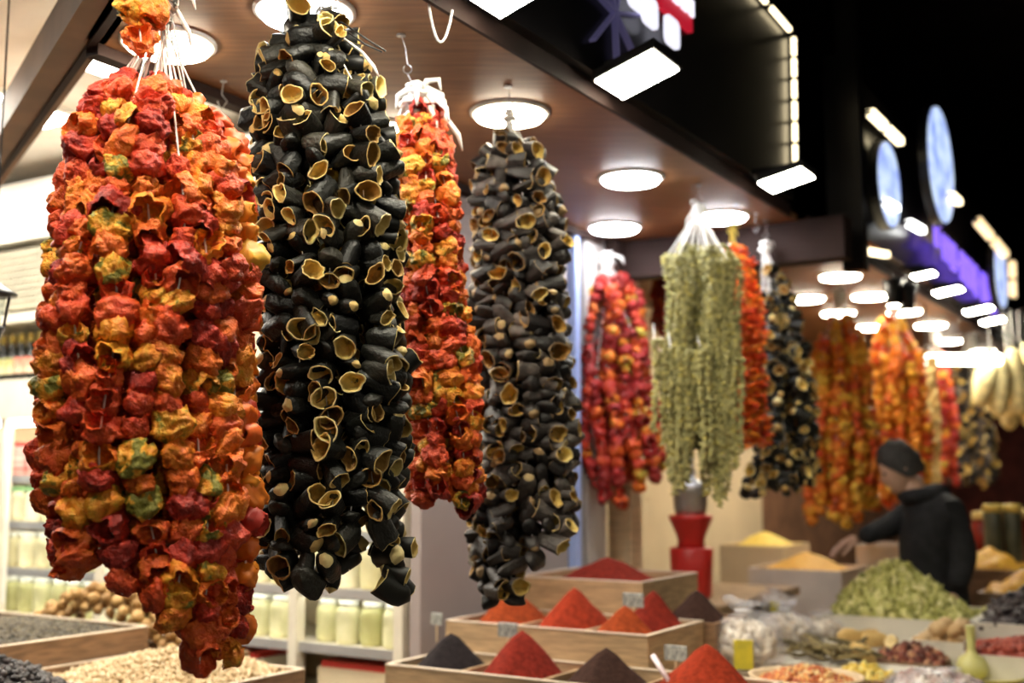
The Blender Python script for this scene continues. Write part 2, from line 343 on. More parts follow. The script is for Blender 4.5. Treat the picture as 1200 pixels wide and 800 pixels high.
def panel_light(s, v, z, label, hs=.11, m=PANM, tilt=R(17), sgn=1):
    c = UV(s, v, z); e = thing('panel_light', c, label, 'lamp', 'square panel lights on the fascia')
    def tl(a, b, zz): dz = math.tan(tilt)*(v - b)*sgn; return UV(a, b, zz + dz)
    MB().box(tl, s-hs, s+hs, v-hs, v+hs, z, z+.03).build('housing', DARKM, e)
    MB().box(tl, s-hs*.93, s+hs*.93, v-hs*.93, v+hs*.93, z-.006, z+.002).build('diffuser', m, e)
    MB().box(UV, s-.02, s+.02, min(v, FV+.0) if sgn > 0 else v-.2, max(v, FV+.0) if sgn > 0 else v, z+.03, z+.055).build('bracket', DARKM, e)
panel_light(2.976, 1.405, 2.778, 'square panel light in the top middle under the red sign', hs=.098)
panel_light(4.22, 1.37, 2.735, 'square panel light at the right end of the near fascia', hs=.088, tilt=R(12))
panel_light(2.27, 1.405, 2.778, 'square panel light cut by the top edge of the picture', hs=.088)
for i, s in enumerate((1.75, 1.13, .5)): panel_light(s, 1.36, 2.80, ['square panel light above the big aubergine bundle, out of view', 'square panel light above the leftmost bundle, out of view', 'square panel light over the aisle, out of view'][i])  # row continued out of view, added to light the near bundles from in front
# ================================================================== HANGING BUNDLES
GEO = {'pepper': [pepper_geo(i, 36, 28) for i in range(12)], 'pepper_far': [pepper_geo(i, 12, 10) for i in range(6)],
       'aub': [aub_geo(i, 26, 20) for i in range(10)], 'aub_far': [aub_geo(i, 9, 12) for i in range(6)],
       'chil': [chil_geo(i, 7, 8) for i in range(6)], 'pepper_mid': [pepper_geo(i, 22, 17) for i in range(8)]}
MESH = {}
def meshes(kind, mats):
    key = (kind, mats[0].name)
    if key not in MESH: MESH[key] = [mesh_of(kind, g, mats) for g in GEO[kind]]
    return MESH[key]
LODK = {'pepper': 'pepper_far', 'aub': 'aub_far', 'chil': 'chil', 'pepper_far': 'pepper_far', 'aub_far': 'aub_far'}
def hookup(e, top, knot, strand_m, rng, kr=.022, wire=True, ribbon=0):
    """wire hook from the soffit down to the knot, and the knot of twine"""
    top, knot = Vector(top), Vector(knot)
    if wire:
        mb = MB(); mid = knot.lerp(top, .55)
        mb.tube([top, top.lerp(mid, .5) + Vector((.004,0,0)), mid], .0016, 5)
        loop = [mid + Vector((.011*math.sin(a), .004*math.cos(a), -.013 + .013*math.cos(a))) for a in [i*.55 for i in range(11)]]
        mb.tube(loop, .0016, 5); mb.tube([mid + Vector((0,0,-.025)), knot.lerp(mid, .3) + Vector((.006,0,0)), knot], .002, 5)
        mb.lathe(top, [(.012, -.004), (.012, .001)], 10)
        mb.build('hook', WIRE, e)
    mb = MB()
    for i in range(9):                                   # wraps and loose ends of twine
        a0 = rng.uniform(0, 6); z0 = rng.uniform(-kr*1.3, kr*1.3); rr = kr*rng.uniform(.55, 1.0)*(1 - .3*abs(z0)/kr)
        mb.tube([knot + Vector((rr*math.cos(a0+t*.6), rr*math.sin(a0+t*.6), z0 + .003*math.sin(t*1.7+i))) for t in range(12)], kr*.16, 5)
    for i in range(3 + ribbon):
        d = Vector((rng.uniform(-1, 1.2), rng.uniform(-.6, .6), rng.uniform(-1.2, .6)))*kr*rng.uniform(1.2, 2.8)
        mb.tube([knot, knot + d*.5 + Vector((0,0,kr*.6)), knot + d, knot + d*1.1 + Vector((0,0,-kr*.8))], [kr*.14, kr*.2, kr*.17, kr*.06], 5)
    mb.build('knot', strand_m, e, True)
def bundle(name, piece, kind, mats, Y, prof, knot, hook, size, step, M, bottoms, label, seed, maxn=300, strm=None, depth=1.0, group='strings of dried vegetables under the soffit', inner=.5, tr=.0014, ribbon=0, extra=(), kr=.022, sq=1.0, swing=.75, wb=.22, lod=None):
    rng = random.Random(seed); strm = strm or STRG
    P = []
    for py, xl, xr in prof:
        a, b = PY(xl, py, Y), PY(xr, py, Y); P.append((a[2], (a[0]+b[0])/2, (b[0]-a[0])/2))
    P.sort(reverse=True); zs = [p[0] for p in P][::-1]; xc = [p[1] for p in P][::-1]; rc = [p[2] for p in P][::-1]
    rmax = max(rc); bx = [PY(x, y, Y)[0] for x, y in bottoms]; bz = [PY(x, y, Y)[2] for x, y in bottoms]
    K = Vector(PY(*knot, Y)); H = Vector(PZ(*hook, ZC)) if hook else Vector((K.x, Y, ZC)); H.y = Y; H.z = ZC
    e = thing(name, (K.x, Y, min(bz)), label, 'dried vegetables', group)
    hookup(e, H, K, strm, rng, kr=kr, ribbon=ribbon)
    strands = []
    for ring, (n, f) in enumerate(((M, 1.0), (max(3, int(M*inner)), .5))):
        for j in range(n):
            th = 2*math.pi*(j + rng.uniform(-.3, .3))/n; u = ((j*.618 + ring*.3) % 1)
            ff = f*rng.uniform(.93, 1.04) if ring == 0 else f*rng.uniform(.6, 1.1)
            zt = next((z for z, r in zip(zs[::-1], rc[::-1]) if r >= (.22 + .66*u)*rmax), zs[-1]); zt += rng.uniform(-.02, .02)
            xm = np.interp(zs[len(zs)//2], zs, xc) + rmax*.8*math.cos(th)
            zb = float(np.interp(xm, bx, bz)) + rng.uniform(0, .05) + (.1*rng.random() if math.sin(th) > .1 else 0) + (.06 if ring else 0)
            strands.append((th, ff, zt, zb))
    pieces = []; lines = []
    for si, (th, ff, zt, zb) in enumerate(strands):
        z = zt; pts = []; w1, w2 = rng.uniform(0, 6), rng.uniform(0, 6)
        while z > zb + size*.3:
            cx = np.interp(z, zs, xc); rr = max(.01, np.interp(z, zs, rc) - size*.52)*ff
            wob = size*wb
            p = Vector((cx + rr*math.cos(th) + wob*math.sin(z*13 + w1), Y + depth*rr*math.sin(th) + wob*math.sin(z*11 + w2), z))
            pts.append(p); pieces.append((si, p, th)); z -= step*rng.uniform(.75, 1.25)
        lines.append(pts)
    nstr = len(lines)
    for path in extra:                                   # strands that climb past the knot
        pts = []; si = len(lines)
        q = [Vector(PY(x, y, Y - .05)) for x, y in path]
        for a, b in zip(q, q[1:]):
            n = max(1, int((b - a).length/step))
            for i in range(n): p = a.lerp(b, i/n); pts.append(p); pieces.append((si, p, -1.5))
        lines.append(pts)
    camv = Vector((0, 0, EYE)); keep = set(sorted(range(len(pieces)), key=lambda i: pieces[i][1].y - (9 if pieces[i][0] >= nstr else 0))[:maxn])
    strings = []
    for si, pts in enumerate(lines):
        if not pts: strings.append(None); continue
        pl = [K + Vector((rng.uniform(-1,1)*kr*.5, rng.uniform(-1,1)*kr*.5, -kr*.4))] + pts + [pts[-1] + Vector((0, 0, -size*.4))]
        strings.append(MB().tube(pl, tr, 4, cap=False).build('string', strm, e))
    ms = meshes(kind, mats); lo = GEO[lod or LODK[kind]]; rest = []
    for i, (si, p, th) in enumerate(pieces):
        s_ = size*rng.uniform(.78, 1.2)
        if kind.startswith('aub'):
            a = th + rng.gauss(0, swing) + (math.pi if rng.random() < .36 else 0); el = rng.gauss(.0, .42)
            d = Vector((math.cos(a)*math.cos(el), math.sin(a)*math.cos(el), math.sin(el) - .12)); M3 = d.to_track_quat('Z', 'Y').to_matrix() @ Matrix.Rotation(rng.uniform(0, 6.28), 3, 'Z')
            off = -.15
        elif kind == 'chil':
            a = rng.uniform(0, 6.28); d = Vector((math.cos(a), math.sin(a), rng.uniform(-.5, .5))); M3 = d.to_track_quat('Z', 'Y').to_matrix(); off = 0
        else:
            M3 = rot(rng) if rng.random() < .45 else Euler((rng.gauss(0, .6), rng.gauss(0, .6), rng.uniform(0, 6.28))).to_matrix()
            if rng.random() < .22: M3 = Matrix.Rotation(th + math.pi/2, 3, 'Z') @ Euler((math.pi/2 + rng.gauss(0, .4), rng.gauss(0, .4), 0)).to_matrix() @ Matrix.Rotation(rng.uniform(0, 6), 3, 'Z')
            off = 0
        if i in keep:
            o = bpy.data.objects.new(piece, rng.choice(ms)); C.objects.link(o); o.parent = strings[si]
            o.matrix_basis = Matrix.Translation(p - WL[strings[si].name]) @ M3.to_4x4() @ Matrix.Diagonal((s_, s_, s_*sq, 1))
        else: rest.append((rng.choice(lo), M3, s_, p))
    if rest: joined(piece + '_remainder', rest, mats, e, kind='stuff')
    return e
AUB = [SKIN, FLSH, RIMM]; RIMG = vary('grey_aubergine_rim', [(0,(.14,.085,.04)),(.6,(.28,.18,.08)),(1,(.55,.42,.2))], rough=.6, nscale=2, bscale=9)
AUBG = [SKNG, FLSH, RIMG]
bundle('pepper_bundle', 'dried_pepper', 'pepper', [PEP], 2.174,
    [(106,126,205),(120,110,240),(138,99,260),(168,84,284),(205,76,292),(300,53,297),(450,46,299),(560,43,300),(660,54,299),(800,64,297)],
    (192, 8), (205, -60), .056, .04, 19, [(40,650),(60,680),(120,695),(150,700),(175,745),(225,745),(238,800),(290,808),(305,650)],
    'large bundle of dried red and orange bell peppers at the far left', 3, extra=[[(186,-25),(160,12),(165,45),(150,80)], [(180,-30),(178,10),(168,48)]], kr=.03, tr=.002, lod='pepper_mid')
bundle('aubergine_bundle', 'dried_aubergine', 'aub', AUB, 2.54,
    [(42,330,415),(66,312,432),(110,300,444),(160,292,452),(250,298,468),(400,300,474),(560,302,474),(700,306,476)],
    (378, 22), (372, -60), .05, .037, 18, [(300,680),(318,696),(360,705),(395,640),(410,600),(425,705),(450,716),(478,705)],
    'large bundle of hollowed black dried aubergines second from left', 5, kr=.02)
bundle('pepper_bundle', 'dried_pepper', 'pepper', [PEP], 2.845,
    [(140,468,520),(170,460,528),(250,455,540),(330,458,550),(430,462,562),(520,466,570),(620,468,572)],
    (487, 118), (471, 45), .05, .038, 13, [(460,590),(500,608),(540,612),(572,580)],
    'slim bundle of dried orange peppers tied with white ribbon between two dark bundles', 7, ribbon=14, kr=.042, lod='pepper_mid')
bundle('aubergine_bundle', 'dried_aubergine', 'aub', AUBG, 3.235,
    [(166,578,622),(188,562,640),(230,552,655),(300,548,664),(420,550,670),(560,552,678),(640,548,680),(730,550,680)],
    (597, 140), (595, 88), .05, .037, 17, [(545,690),(560,710),(582,722),(610,690),(640,640),(665,625),(682,600)],
    'bundle of greyish wrinkled dried aubergines, fourth from left', 11, kr=.02, swing=1.5)
bundle('pepper_bundle', 'dried_pepper', 'pepper_far', [PEPR], 5.35,
    [(328,690,738),(345,682,750),(390,676,758),(450,668,764),(520,664,780),(560,672,785),(620,685,770)],
    (711, 306), (705, 278), .055, .042, 16, [(665,560),(690,592),(712,600),(735,575),(760,562),(785,540)],
    'bundle of small dark red peppers hanging before the pale column', 13, kr=.04)
bundle('chilli_bundle', 'dried_chilli', 'chil', [CHIL], 4.68,
    [(290,848,872),(310,845,888),(360,848,896),(450,852,902),(560,846,902)],
    (857, 268), (857, 246), .05, .018, 11, [(845,548),(870,545),(902,530)],
    'bright red-orange chilli bundle beside the green okra', 17, strm=YSTR, kr=.02)
bundle('aubergine_bundle', 'dried_aubergine', 'aub_far', [SKIN, FLSH, RIMM], 5.0,
    [(318,890,915),(345,886,930),(400,886,944),(460,888,952),(540,880,958),(600,860,955)],
    (897, 290), (898, 258), .05, .036, 15, [(850,580),(880,585),(920,588),(955,570)],
    'dark bundle of dried aubergines with yellow rims right of the red chillies', 19, kr=.03)
bundle('pepper_bundle', 'dried_pepper', 'pepper_far', [PEPO], 5.98,
    [(378,966,1002),(400,955,1015),(450,948,1022),(520,944,1028),(640,940,1030)],
    (984, 345), (984, 325), .058, .04, 15, [(940,615),(985,622),(1028,600)],
    'orange pepper bundle nearest the man, left of his head', 23, kr=.035)
bundle('pepper_bundle', 'dried_pepper', 'pepper_far', [PEPO], 6.94,
    [(380,1028,1062),(420,1016,1082),(500,1016,1092),(600,1018,1094)],
    (1048, 362), (1048, 340), .058, .04, 14, [(1016,590),(1060,600),(1094,580)],
    'orange pepper bundle directly above the head of the man', 29, maxn=200, kr=.04)
bundle('pepper_bundle', 'dried_pepper', 'pepper_far', [PEPR], 7.9,
    [(415,1088,1108),(450,1084,1118),(600,1084,1126)],
    (1098, 395), (1098, 380), .058, .04, 10, [(1084,570),(1126,575)],
    'narrow red pepper bundle right of the head of the man', 31, maxn=100, kr=.04)
bundle('aubergine_bundle', 'dried_aubergine', 'aub_far', [SKNG, FLSH, RIMM], 9.0,
    [(420,1122,1150),(460,1115,1162),(600,1114,1166)],
    (1138, 402), (1138, 390), .06, .045, 12, [(1114,570),(1166,575)],
    'farthest dark aubergine bundle behind the shoulder of the man', 37, maxn=100, kr=.05)
bundle('pepper_bundle', 'dried_pepper', 'pepper_far', [PEPR], 6.4,
    [(335,766,784),(345,763,787),(420,763,788)],
    (775, 322), (775, 300), .05, .036, 7, [(763,395),(788,398)],
    'short red bundle half hidden behind the left of the okra', 41, maxn=60, kr=.03)
bundle('yellow_pod_string', 'dried_pod', 'pepper_far', [RIMM], 7.4,
    [(425,1086,1096),(520,1090,1100),(600,1092,1104)], (1092, 410), (1092, 395), .05, .03, 3, [(1086,590),(1104,590)],
    'single pale yellow string between orange and red far bundles', 43, maxn=60, kr=.02, inner=.1)
# ---- okra: the pods are too small to pick apart, one mesh of pods per string
def okra():
    rng = random.Random(50); Y = 4.37
    K = Vector(PY(819, 244, Y)); e = thing('okra_bundle', (K.x, Y, 1.45), 'grey-green bundle of tiny dried okra pods on looped strings', 'dried vegetables', 'strings of dried vegetables under the soffit')
    hookup(e, (K.x, Y, ZC), K, STRG, rng, kr=.025)
    pod = []
    for k in range(4):
        g = MB().lathe((0,0,0), [(.16,-.5),(.3,-.38),(.26,0),(.05,.5)], 5); pod.append((np.array(g.v), g.f, g.m))
    cols = []
    for j in range(15):                                   # (px of the left and right leg of each loop, top py, bottom py, depth offset)
        x = 786 + (j*37 % 68); cols.append((x, 280 + 10*rng.random() + (9 if x < 800 else 0), 560 + rng.uniform(-40, 30), rng.uniform(-.13, .12)))
    for x, b in ((772,505),(781,520),(790,560),(799,570),(808,545),(826,548),(842,592),(836,585),(852,560),(860,545)): cols.append((x, rng.uniform(392, 420) if x < 830 else 300, b, -.14 - .03*rng.random()))
    for x, t, b, dy in cols:
        lp = PY(x - 4, t + 12, Y + dy); rp = PY(x + 4, t + 12, Y + dy); zb = PY(x, b, Y + dy)[2]; r = (rp[0] - lp[0])/2
        cx = (lp[0] + rp[0])/2; pts = []
        z = zb
        while z < lp[2]: pts.append(Vector((cx - r*1.2, Y + dy, z))); z += .012
        for a in range(0, 180, 20): pts.append(Vector((cx - r*1.2*math.cos(R(a)), Y + dy, lp[2] + r*1.6*math.sin(R(a)))))
        z = lp[2]; zb2 = zb + rng.uniform(0, .12)
        while z > zb2: pts.append(Vector((cx + r*1.2, Y + dy, z))); z -= .012
        pts = [p + Vector((.006*math.sin(p.z*17 + x), .006*math.sin(p.z*13 + x), 0)) for p in pts]
        st_ = MB().tube(([K] if t < 310 else [Vector((cx, Y, lp[2] + .1))]) + pts[len(pts)//2 - 2:len(pts)//2 + 1], .0025, 4, cap=False).build('string', STRG, e)
        items = []
        for p in pts:
            for q in range(3):
                a = rng.uniform(0, 6.28); d = Vector((math.cos(a), math.sin(a), rng.uniform(-.7, .5)))
                items.append((pod[0], d.to_track_quat('Z', 'Y').to_matrix(), rng.uniform(.018, .028), p + d*.007))
        joined('okra_pods', items, [OKRA], st_, kind='stuff')
okra()
# white tag and dark wires on top of the aubergines

# opposite stall behind the viewer; its square lights are added as front fill
fascia('wall_opposite', -3, 9, -1.9, -1.83, 2.7, 3.4)
struct('ceiling', MB().box(UV, -3, 9, -3.2, -1.9, 2.73, 2.76), BROWN)
for i in range(4): panel_light(-1.5 + i*1.9, -1.62, 2.60, nth(i+1) + 'square panel light on the opposite stall across the aisle, out of view', sgn=-1)

# ================================================================== JAR CABINET (left background)
cab = thing('jar_cabinet', UV(SF+.25, 4, 0), 'white shelved cabinet of pickle jars behind the left bundles', 'cabinet')
V0, V1 = 2.60, 6.3
for z in (.55, .76, .97, 1.18, 1.395, 1.61):
    sh = MB().box(UV, SF, SF+.45, V0, V1, z-.012, z).build('shelf', OFFW, cab)
    MB().box(UV, SF-.012, SF, V0, V1, z-.032, z+.004).build('shelf_edge', STEEL, sh)
MB().box(UV, SF+.45, SF+.47, V0, V1, 0, 2.06).build('back_panel', CREAM, cab)
for v in (V0, 3.11, 4.25, 4.98, V1): MB().box(UV, SF-.03, SF+.02, v-.02, v+.02, 0, 1.88).build('post', OFFW, cab)
MB().box(UV, SF-.05, SF+.45, V0, V1, 1.88, 2.065).build('header', OFFW, cab)
MB().box(UV, SF-.05, SF+.45, V0, V1, 0, .5).build('base', OFFW, cab)
MB().beam(PS(10, 552, SF-.06), PS(3, 706, SF-.06), .02, .01).build('door_edge', WHITE, cab)
tube_m = emit('cabinet_tube_light', (1, .97, .85), 14)
MB().box(UV, SF+.03, SF+.05, V0+.05, V1-.05, 1.85, 1.875).build('tube_light', tube_m, cab)
for z in (.98, 1.19, 1.405): MB().box(UV, SF+.01, SF+.02, V0+.05, V1-.05, z+.18, z+.186).build('tube_light', emit('shelf_led', (1,.97,.85), 9) if 'shelf_led' not in MATS else MATS['shelf_led'], cab)
JG = [vary('pale_pickle', [(0,(.5,.5,.22)),(.5,(.66,.66,.36)),(1,(.8,.78,.52))], rough=.3, spread=.4, nscale=30, bump=.3, bscale=60),
      vary('white_pickle', [(0,(.62,.58,.34)),(.5,(.78,.74,.5)),(1,(.86,.84,.66))], rough=.3, spread=.4, nscale=30, bump=.3, bscale=60),
      mat('red_white_label', (.8,.75,.7), .4, .1, col2=(.6,.06,.05), scale=3, stretch=(.1,.1,14))]
LID = [mat('pale_lid', (.7,.72,.66), .35, .05), mat('green_lid', (.25,.5,.22), .4, .05), mat('red_lid', (.55,.05,.04), .4, .05)]
jarm = {}
def jar(s, v, z, k, lid, label, group):
    c = UV(s, v, z); key = (k, lid)
    e = thing('pickle_jar', c, label, 'jar', group)
    if key not in jarm:
        a = MB().lathe(c, [(.04,0),(.05,.008),(.052,.03),(.052,.115),(.045,.135),(.038,.142)], 14).build('contents', JG[k], e, True)
        b = MB().lathe((c[0], c[1], z+.143), [(.041,0),(.042,.004),(.042,.018),(.039,.02)], 14).build('lid', LID[lid], e, True)
        jarm[key] = (a.data, b.data)
    else:
        for n, d, h in (('contents', jarm[key][0], 0), ('lid', jarm[key][1], .143)):
            o = bpy.data.objects.new(n, d); link(o, (c[0], c[1], z+h), e)
rows = [(.97, 0, 0, 'fourth shelf'), (1.18, 1, 0, 'third shelf'), (1.395, 1, 1, 'second shelf'), (1.61, 2, 2, 'top shelf')]
rj = random.Random(4)
for z, k, lid, nm in rows:
    v = V0 + .085; nj = 0
    while v < 5.6:
        if all(abs(v - p) > .065 for p in (3.11,)):
            nj += 1
            jar(SF + .08 + rj.uniform(-.01, .01), v, z, k, lid, nth(nj) + {0: 'jar of pale green pickles', 1: 'jar of whitish pickles', 2: 'red banded white jar'}[k] + ' from the right on the ' + nm, 'jars on the ' + nm)
        v += .113 + rj.uniform(-.002, .005)
# boxes under the shelves
for i, (v, m, l) in enumerate(((2.84, CREAM, 'plain cream carton under the jar shelves'), (3.5, OFFW, 'off-white carton under the jar shelves left of the post'))):
    e = thing('carton', UV(SF+.1, v, .76), l, 'box')
    MB().box(UV, SF+.0+.01, SF+.3, v-.17, v+.17, .76, .885).build('body', m, e)
    MB().box(UV, SF+.02, SF+.29, v-.16, v+.16, .885, .91).build('contents', LID[2], e)
# bottle shelf and grille above the cabinet
sh = thing('bottle_shelf', UV(SF+.2, 4.8, 2.066), 'white shelf board above the dark bottles at the left edge', 'shelf')
MB().box(UV, SF-.03, SF+.5, 3.4, 6.3, 2.345, 2.39).build('board', OFFW, sh); MB().box(UV, SF+.46, SF+.5, 3.4, 6.3, 2.066, 2.345).build('back_panel', CREAM, sh)
for v in (3.42, 6.28): MB().box(UV, SF-.02, SF+.46, v-.01, v+.01, 2.066, 2.345).build('side_panel', OFFW, sh)
BOT = mat('dark_bottle_glass', (.012,.012,.01), .15, .1); LAB = [mat('red_cream_label', (.75,.62,.45), .5, .1, col2=(.6,.08,.05), scale=9), mat('cream_label', (.7,.66,.45), .5, .1, col2=(.3,.3,.08), scale=12)]
CAPM = mat('gold_cap', (.65,.48,.12), .35, .1)
bm = {}
for i in range(26):
    c = UV(SF+.06, 4.2 + i*.072, 2.066); lk = (i//4) % 2; e = thing('sauce_bottle', c, nth(i+1) + 'dark sauce bottle from the right with a ' + ('red and cream' if lk == 0 else 'pale') + ' label above the cabinet', 'bottle', 'bottles above the cabinet')
    if lk not in bm:
        bm[lk] = [('body', MB().lathe(c, [(.028,0),(.032,.006),(.032,.13),(.014,.175),(.012,.2)], 12).build('body', BOT, e, True).data, 0),
                  ('label_band', MB().lathe((c[0],c[1],c[2]+.04), [(.0325,0),(.0328,.002),(.0328,.075),(.0325,.077)], 12).build('label_band', LAB[lk], e, True).data, .04),
                  ('cap', MB().lathe((c[0],c[1],c[2]+.195), [(.015,0),(.015,.035),(.012,.04)], 10).build('cap', CAPM, e, True).data, .195)]
    else:
        for n, d, h in bm[lk]: link(bpy.data.objects.new(n, d), (c[0], c[1], c[2]+h), e)
gr = thing('vent_grille', UV(SF-.0, 4.8, 2.42), 'pale square mesh grille above the bottle shelf', 'grille')
GRM = mat('grille_bars', (.55,.52,.42), .6, .05)
MB().box(UV, SF+.04, SF+.05, 3.4, 6.3, 2.42, 2.72).build('backing', mat('grille_backing', (.42,.38,.28), .7, .06), gr)
mb = MB()
for i in range(96): mb.box(UV, SF+.025, SF+.04, 3.4+i*.03, 3.405+i*.03, 2.42, 2.72)
for i in range(9): mb.box(UV, SF+.022, SF+.036, 3.4, 5.9, 2.425+i*.033, 2.43+i*.033)
mb.build('bar_grid', GRM, gr, kind='stuff')
# bright light panels of the shop ceiling
SHOPL = emit('shop_panel_diffuser', (1, .93, .8), 38)
for i, (s, v) in enumerate(((2.75, 3.2), (2.75, 4.3), (2.75, 5.6), (1.2, 4.2))):
    e = thing('shop_light', UV(s, v, 3.085), ['square shop ceiling light behind the soffit, hidden by the left bundles', 'square shop ceiling light beyond the slanting beam', 'square shop ceiling light farthest left, out of view', 'square shop ceiling light nearest the viewer, out of view'][i], 'lamp')
    MB().box(UV, s-.3, s+.3, v-.3, v+.3, 3.095, 3.12).build('frame', WHITE, e); MB().box(UV, s-.27, s+.27, v-.27, v+.27, 3.085, 3.096).build('diffuser', SHOPL, e)
# black lantern at the left edge
lc = Vector(PY(-10, 385, 3.2)); e = thing('lantern', lc, 'black metal lantern cut by the left picture edge', 'lantern')
mb = MB()
for a in range(4): q = a*math.pi/2 + .5; mb.beam(lc + Vector((.03*math.cos(q), .03*math.sin(q), 0)), lc + Vector((.042*math.cos(q), .042*math.sin(q), .095)), .008, .008)
mb.build('frame', DARKM, e)
MB().lathe(lc, [(.062,.092),(.064,.1),(.05,.108),(.035,.118),(.012,.135),(.006,.15)], 16).build('roof', DARKM, e, True)
MB().lathe(lc, [(.006,-.09),(.012,-.05),(.03,-.012),(.036,0),(.034,.006)], 12).build('base', DARKM, e, True)
MB().lathe(lc, [(.026,.004),(.037,.092)], 4).build('glass_panes', BGLASS, e)
MB().tube([lc + Vector((0,0,.15)), lc + Vector((0,0,.5)), Vector((lc.x, lc.y, 3.11))], .003, 6).build('chain', DARKM, e)
# ================================================================== HEAPS AND BINS
def hfun(a0, a1, b0, b1, z0, h, p=1.7, lean=(0, 0), seed=0, rough=.06):
    ca, cb, ra, rb = (a0+a1)/2 + lean[0], (b0+b1)/2 + lean[1], (a1-a0)/2, (b1-b0)/2
    def f(a, b):
        x, y = abs(a-ca)/ra, abs(b-cb)/rb; d = (x**p + y**p)**(1/p)
        t = max(0, 1 - d); t = t if t < .8 else .8 + (t-.8)*.6
        return z0 + h*t + h*rough*mnoise.noise(Vector((a*14, b*14, seed)))
    return f
def heap_mesh(a0, a1, b0, b1, f, n=22, fr=UV):
    mb = MB(); v = [fr(a0+(a1-a0)*i/n, b0+(b1-b0)*j/n, f(a0+(a1-a0)*i/n, b0+(b1-b0)*j/n)) for j in range(n+1) for i in range(n+1)]
    q = [(j*(n+1)+i, j*(n+1)+i+1, (j+1)*(n+1)+i+1, (j+1)*(n+1)+i) for j in range(n) for i in range(n)]
    zb = min(p[2] for p in v) - .03; k = len(v); v += [fr(a0,b0,zb), fr(a1,b0,zb), fr(a1,b1,zb), fr(a0,b1,zb)]
    q += [(k+3, k+2, k+1, k), tuple([k, k+1] + list(range(n, -1, -1))), tuple([k+1, k+2] + [(n-i)*(n+1)+n for i in range(n+1)]),
          tuple([k+2, k+3] + [n*(n+1)+i for i in range(n+1)]), tuple([k+3, k] + [i*(n+1) for i in range(n+1)])]
    return mb.add(v, q)
def pile(name, a0, a1, b0, b1, f, n, geos, size, m, label, cat, seed=1, up=.3, core=None, flat=False):
    """a heap of pieces nobody could count"""
    rng = random.Random(seed); items = []
    for i in range(n):
        a, b = rng.uniform(a0, a1), rng.uniform(b0, b1); s_ = size*rng.uniform(.75, 1.25)
        items.append((rng.choice(geos), rot(rng) if not flat else Matrix.Rotation(rng.uniform(0,6), 3, 'Z') @ Euler((rng.gauss(0,.4), rng.gauss(0,.4), 0)).to_matrix(), s_, UV(a, b, f(a, b) + s_*up*rng.uniform(0, 1))))
    mb = MB(); V_, off = [], 0
    for g, M, s_, l in items: V_.append(g[0] @ (np.array(M).T*s_) + np.array(l)); mb.f += [tuple(i+off for i in q) for q in g[1]]; off += len(g[0])
    h = heap_mesh(a0, a1, b0, b1, f, 14); V_.append(np.array(h.v)); mb.f += [tuple(i+off for i in q) for q in h.f]
    mb.v = np.concatenate(V_); mb.m = [0]*len(mb.f)
    return mb.build(name, m, None, True, label=label, cat=cat, kind='stuff')
def bin_box(name, a0, a1, b0, b1, z0, z1, m, label, t=.012, mr=None, group=None, divs=()):
    """open wooden bin: four boards, a bottom and dividers"""
    c = UV((a0+a1)/2, (b0+b1)/2, z0); e = thing(name, c, label, 'box', group); mr = mr or m
    MB().box(UV, a0, a0+t, b0, b1, z0, z1).build('board', m, e); MB().box(UV, a1-t, a1, b0, b1, z0, z1).build('board', m, e)
    MB().box(UV, a0+t, a1-t, b0, b0+t, z0, z1).build('board', m, e); MB().box(UV, a0+t, a1-t, b1-t, b1, z0, z1).build('board', m, e)
    MB().box(UV, a0+t, a1-t, b0+t, b1-t, z0, z0+.01).build('bottom', m, e)
    for d, (p, q) in divs: MB().box(UV, p, q, d-t/2, d+t/2, z0+.01, z1-.004).build('divider', m, e)
    rim = MB()
    for x0, x1, y0, y1 in ((a0-.002, a0+t+.002, b0, b1), (a1-t-.002, a1+.002, b0, b1), (a0+t, a1-t, b0-.002, b0+t+.002), (a0+t, a1-t, b1-t-.002, b1+.002)): rim.box(UV, x0, x1, y0, y1, z1, z1+.004)
    rim.build('rim_edge', mr, e)
    return e
RIMW = mat('pale_rim_edge', (.72,.6,.46), .5, .06)
# counters that carry the bins
cn = thing('goods_counter', UV(2.4, 3.3, 0), 'wooden counter carrying the bins at the lower left', 'counter')
MB().box(UV, 1.5, 3.08, 2.5, 4.6, .84, .88).build('top', WOOD, cn); MB().box(UV, 1.54, 3.04, 2.56, 4.56, 0, .84).build('body', WALN, cn)
cn = thing('goods_counter', UV(3.6, 1.9, 0), 'wooden counter under the spice bins', 'counter')
prism([(3.0,1.14),(3.42,1.14),(3.42,1.53),(4.6,1.53),(4.6,2.42),(3.0,2.42)], .80, .84).build('top', WOOD, cn); prism([(3.06,1.2),(3.40,1.2),(3.40,1.58),(4.56,1.58),(4.56,2.4),(3.06,2.4)], 0, .80).build('body', WALN, cn)
# ---- left bins
bin_box('goods_bin', 1.75, 2.885, 3.30, 4.22, .88, 1.075, WALN, 'dark wooden bin heaped with black peppercorns at the left edge', mr=RIMW)
PCORN = vary('peppercorn', [(0,(.03,.026,.02)),(.5,(.075,.062,.04)),(1,(.15,.12,.075))], rough=.6)
f = hfun(1.7, 2.95, 3.25, 4.3, 1.06, .05, 2.4)
pile('peppercorns', 1.77, 2.87, 3.315, 4.2, f, 5200, [blob_geo(i, 5, 4, .2) for i in range(4)], .0135, PCORN, 'low heap of black peppercorns in the bin at the left edge', 'spice', 2)
bin_box('goods_bin', 1.55, 2.30, 2.72, 3.285, .88, .99, WOOD, 'bin of black raisins cut by the bottom left corner', mr=RIMW)
RAIS = vary('raisin', [(0,(.008,.006,.007)),(.6,(.022,.016,.017)),(1,(.06,.045,.045))], rough=.4)
f = hfun(1.5, 2.36, 2.7, 3.4, .97, .17, 1.8, lean=(.05, .05))
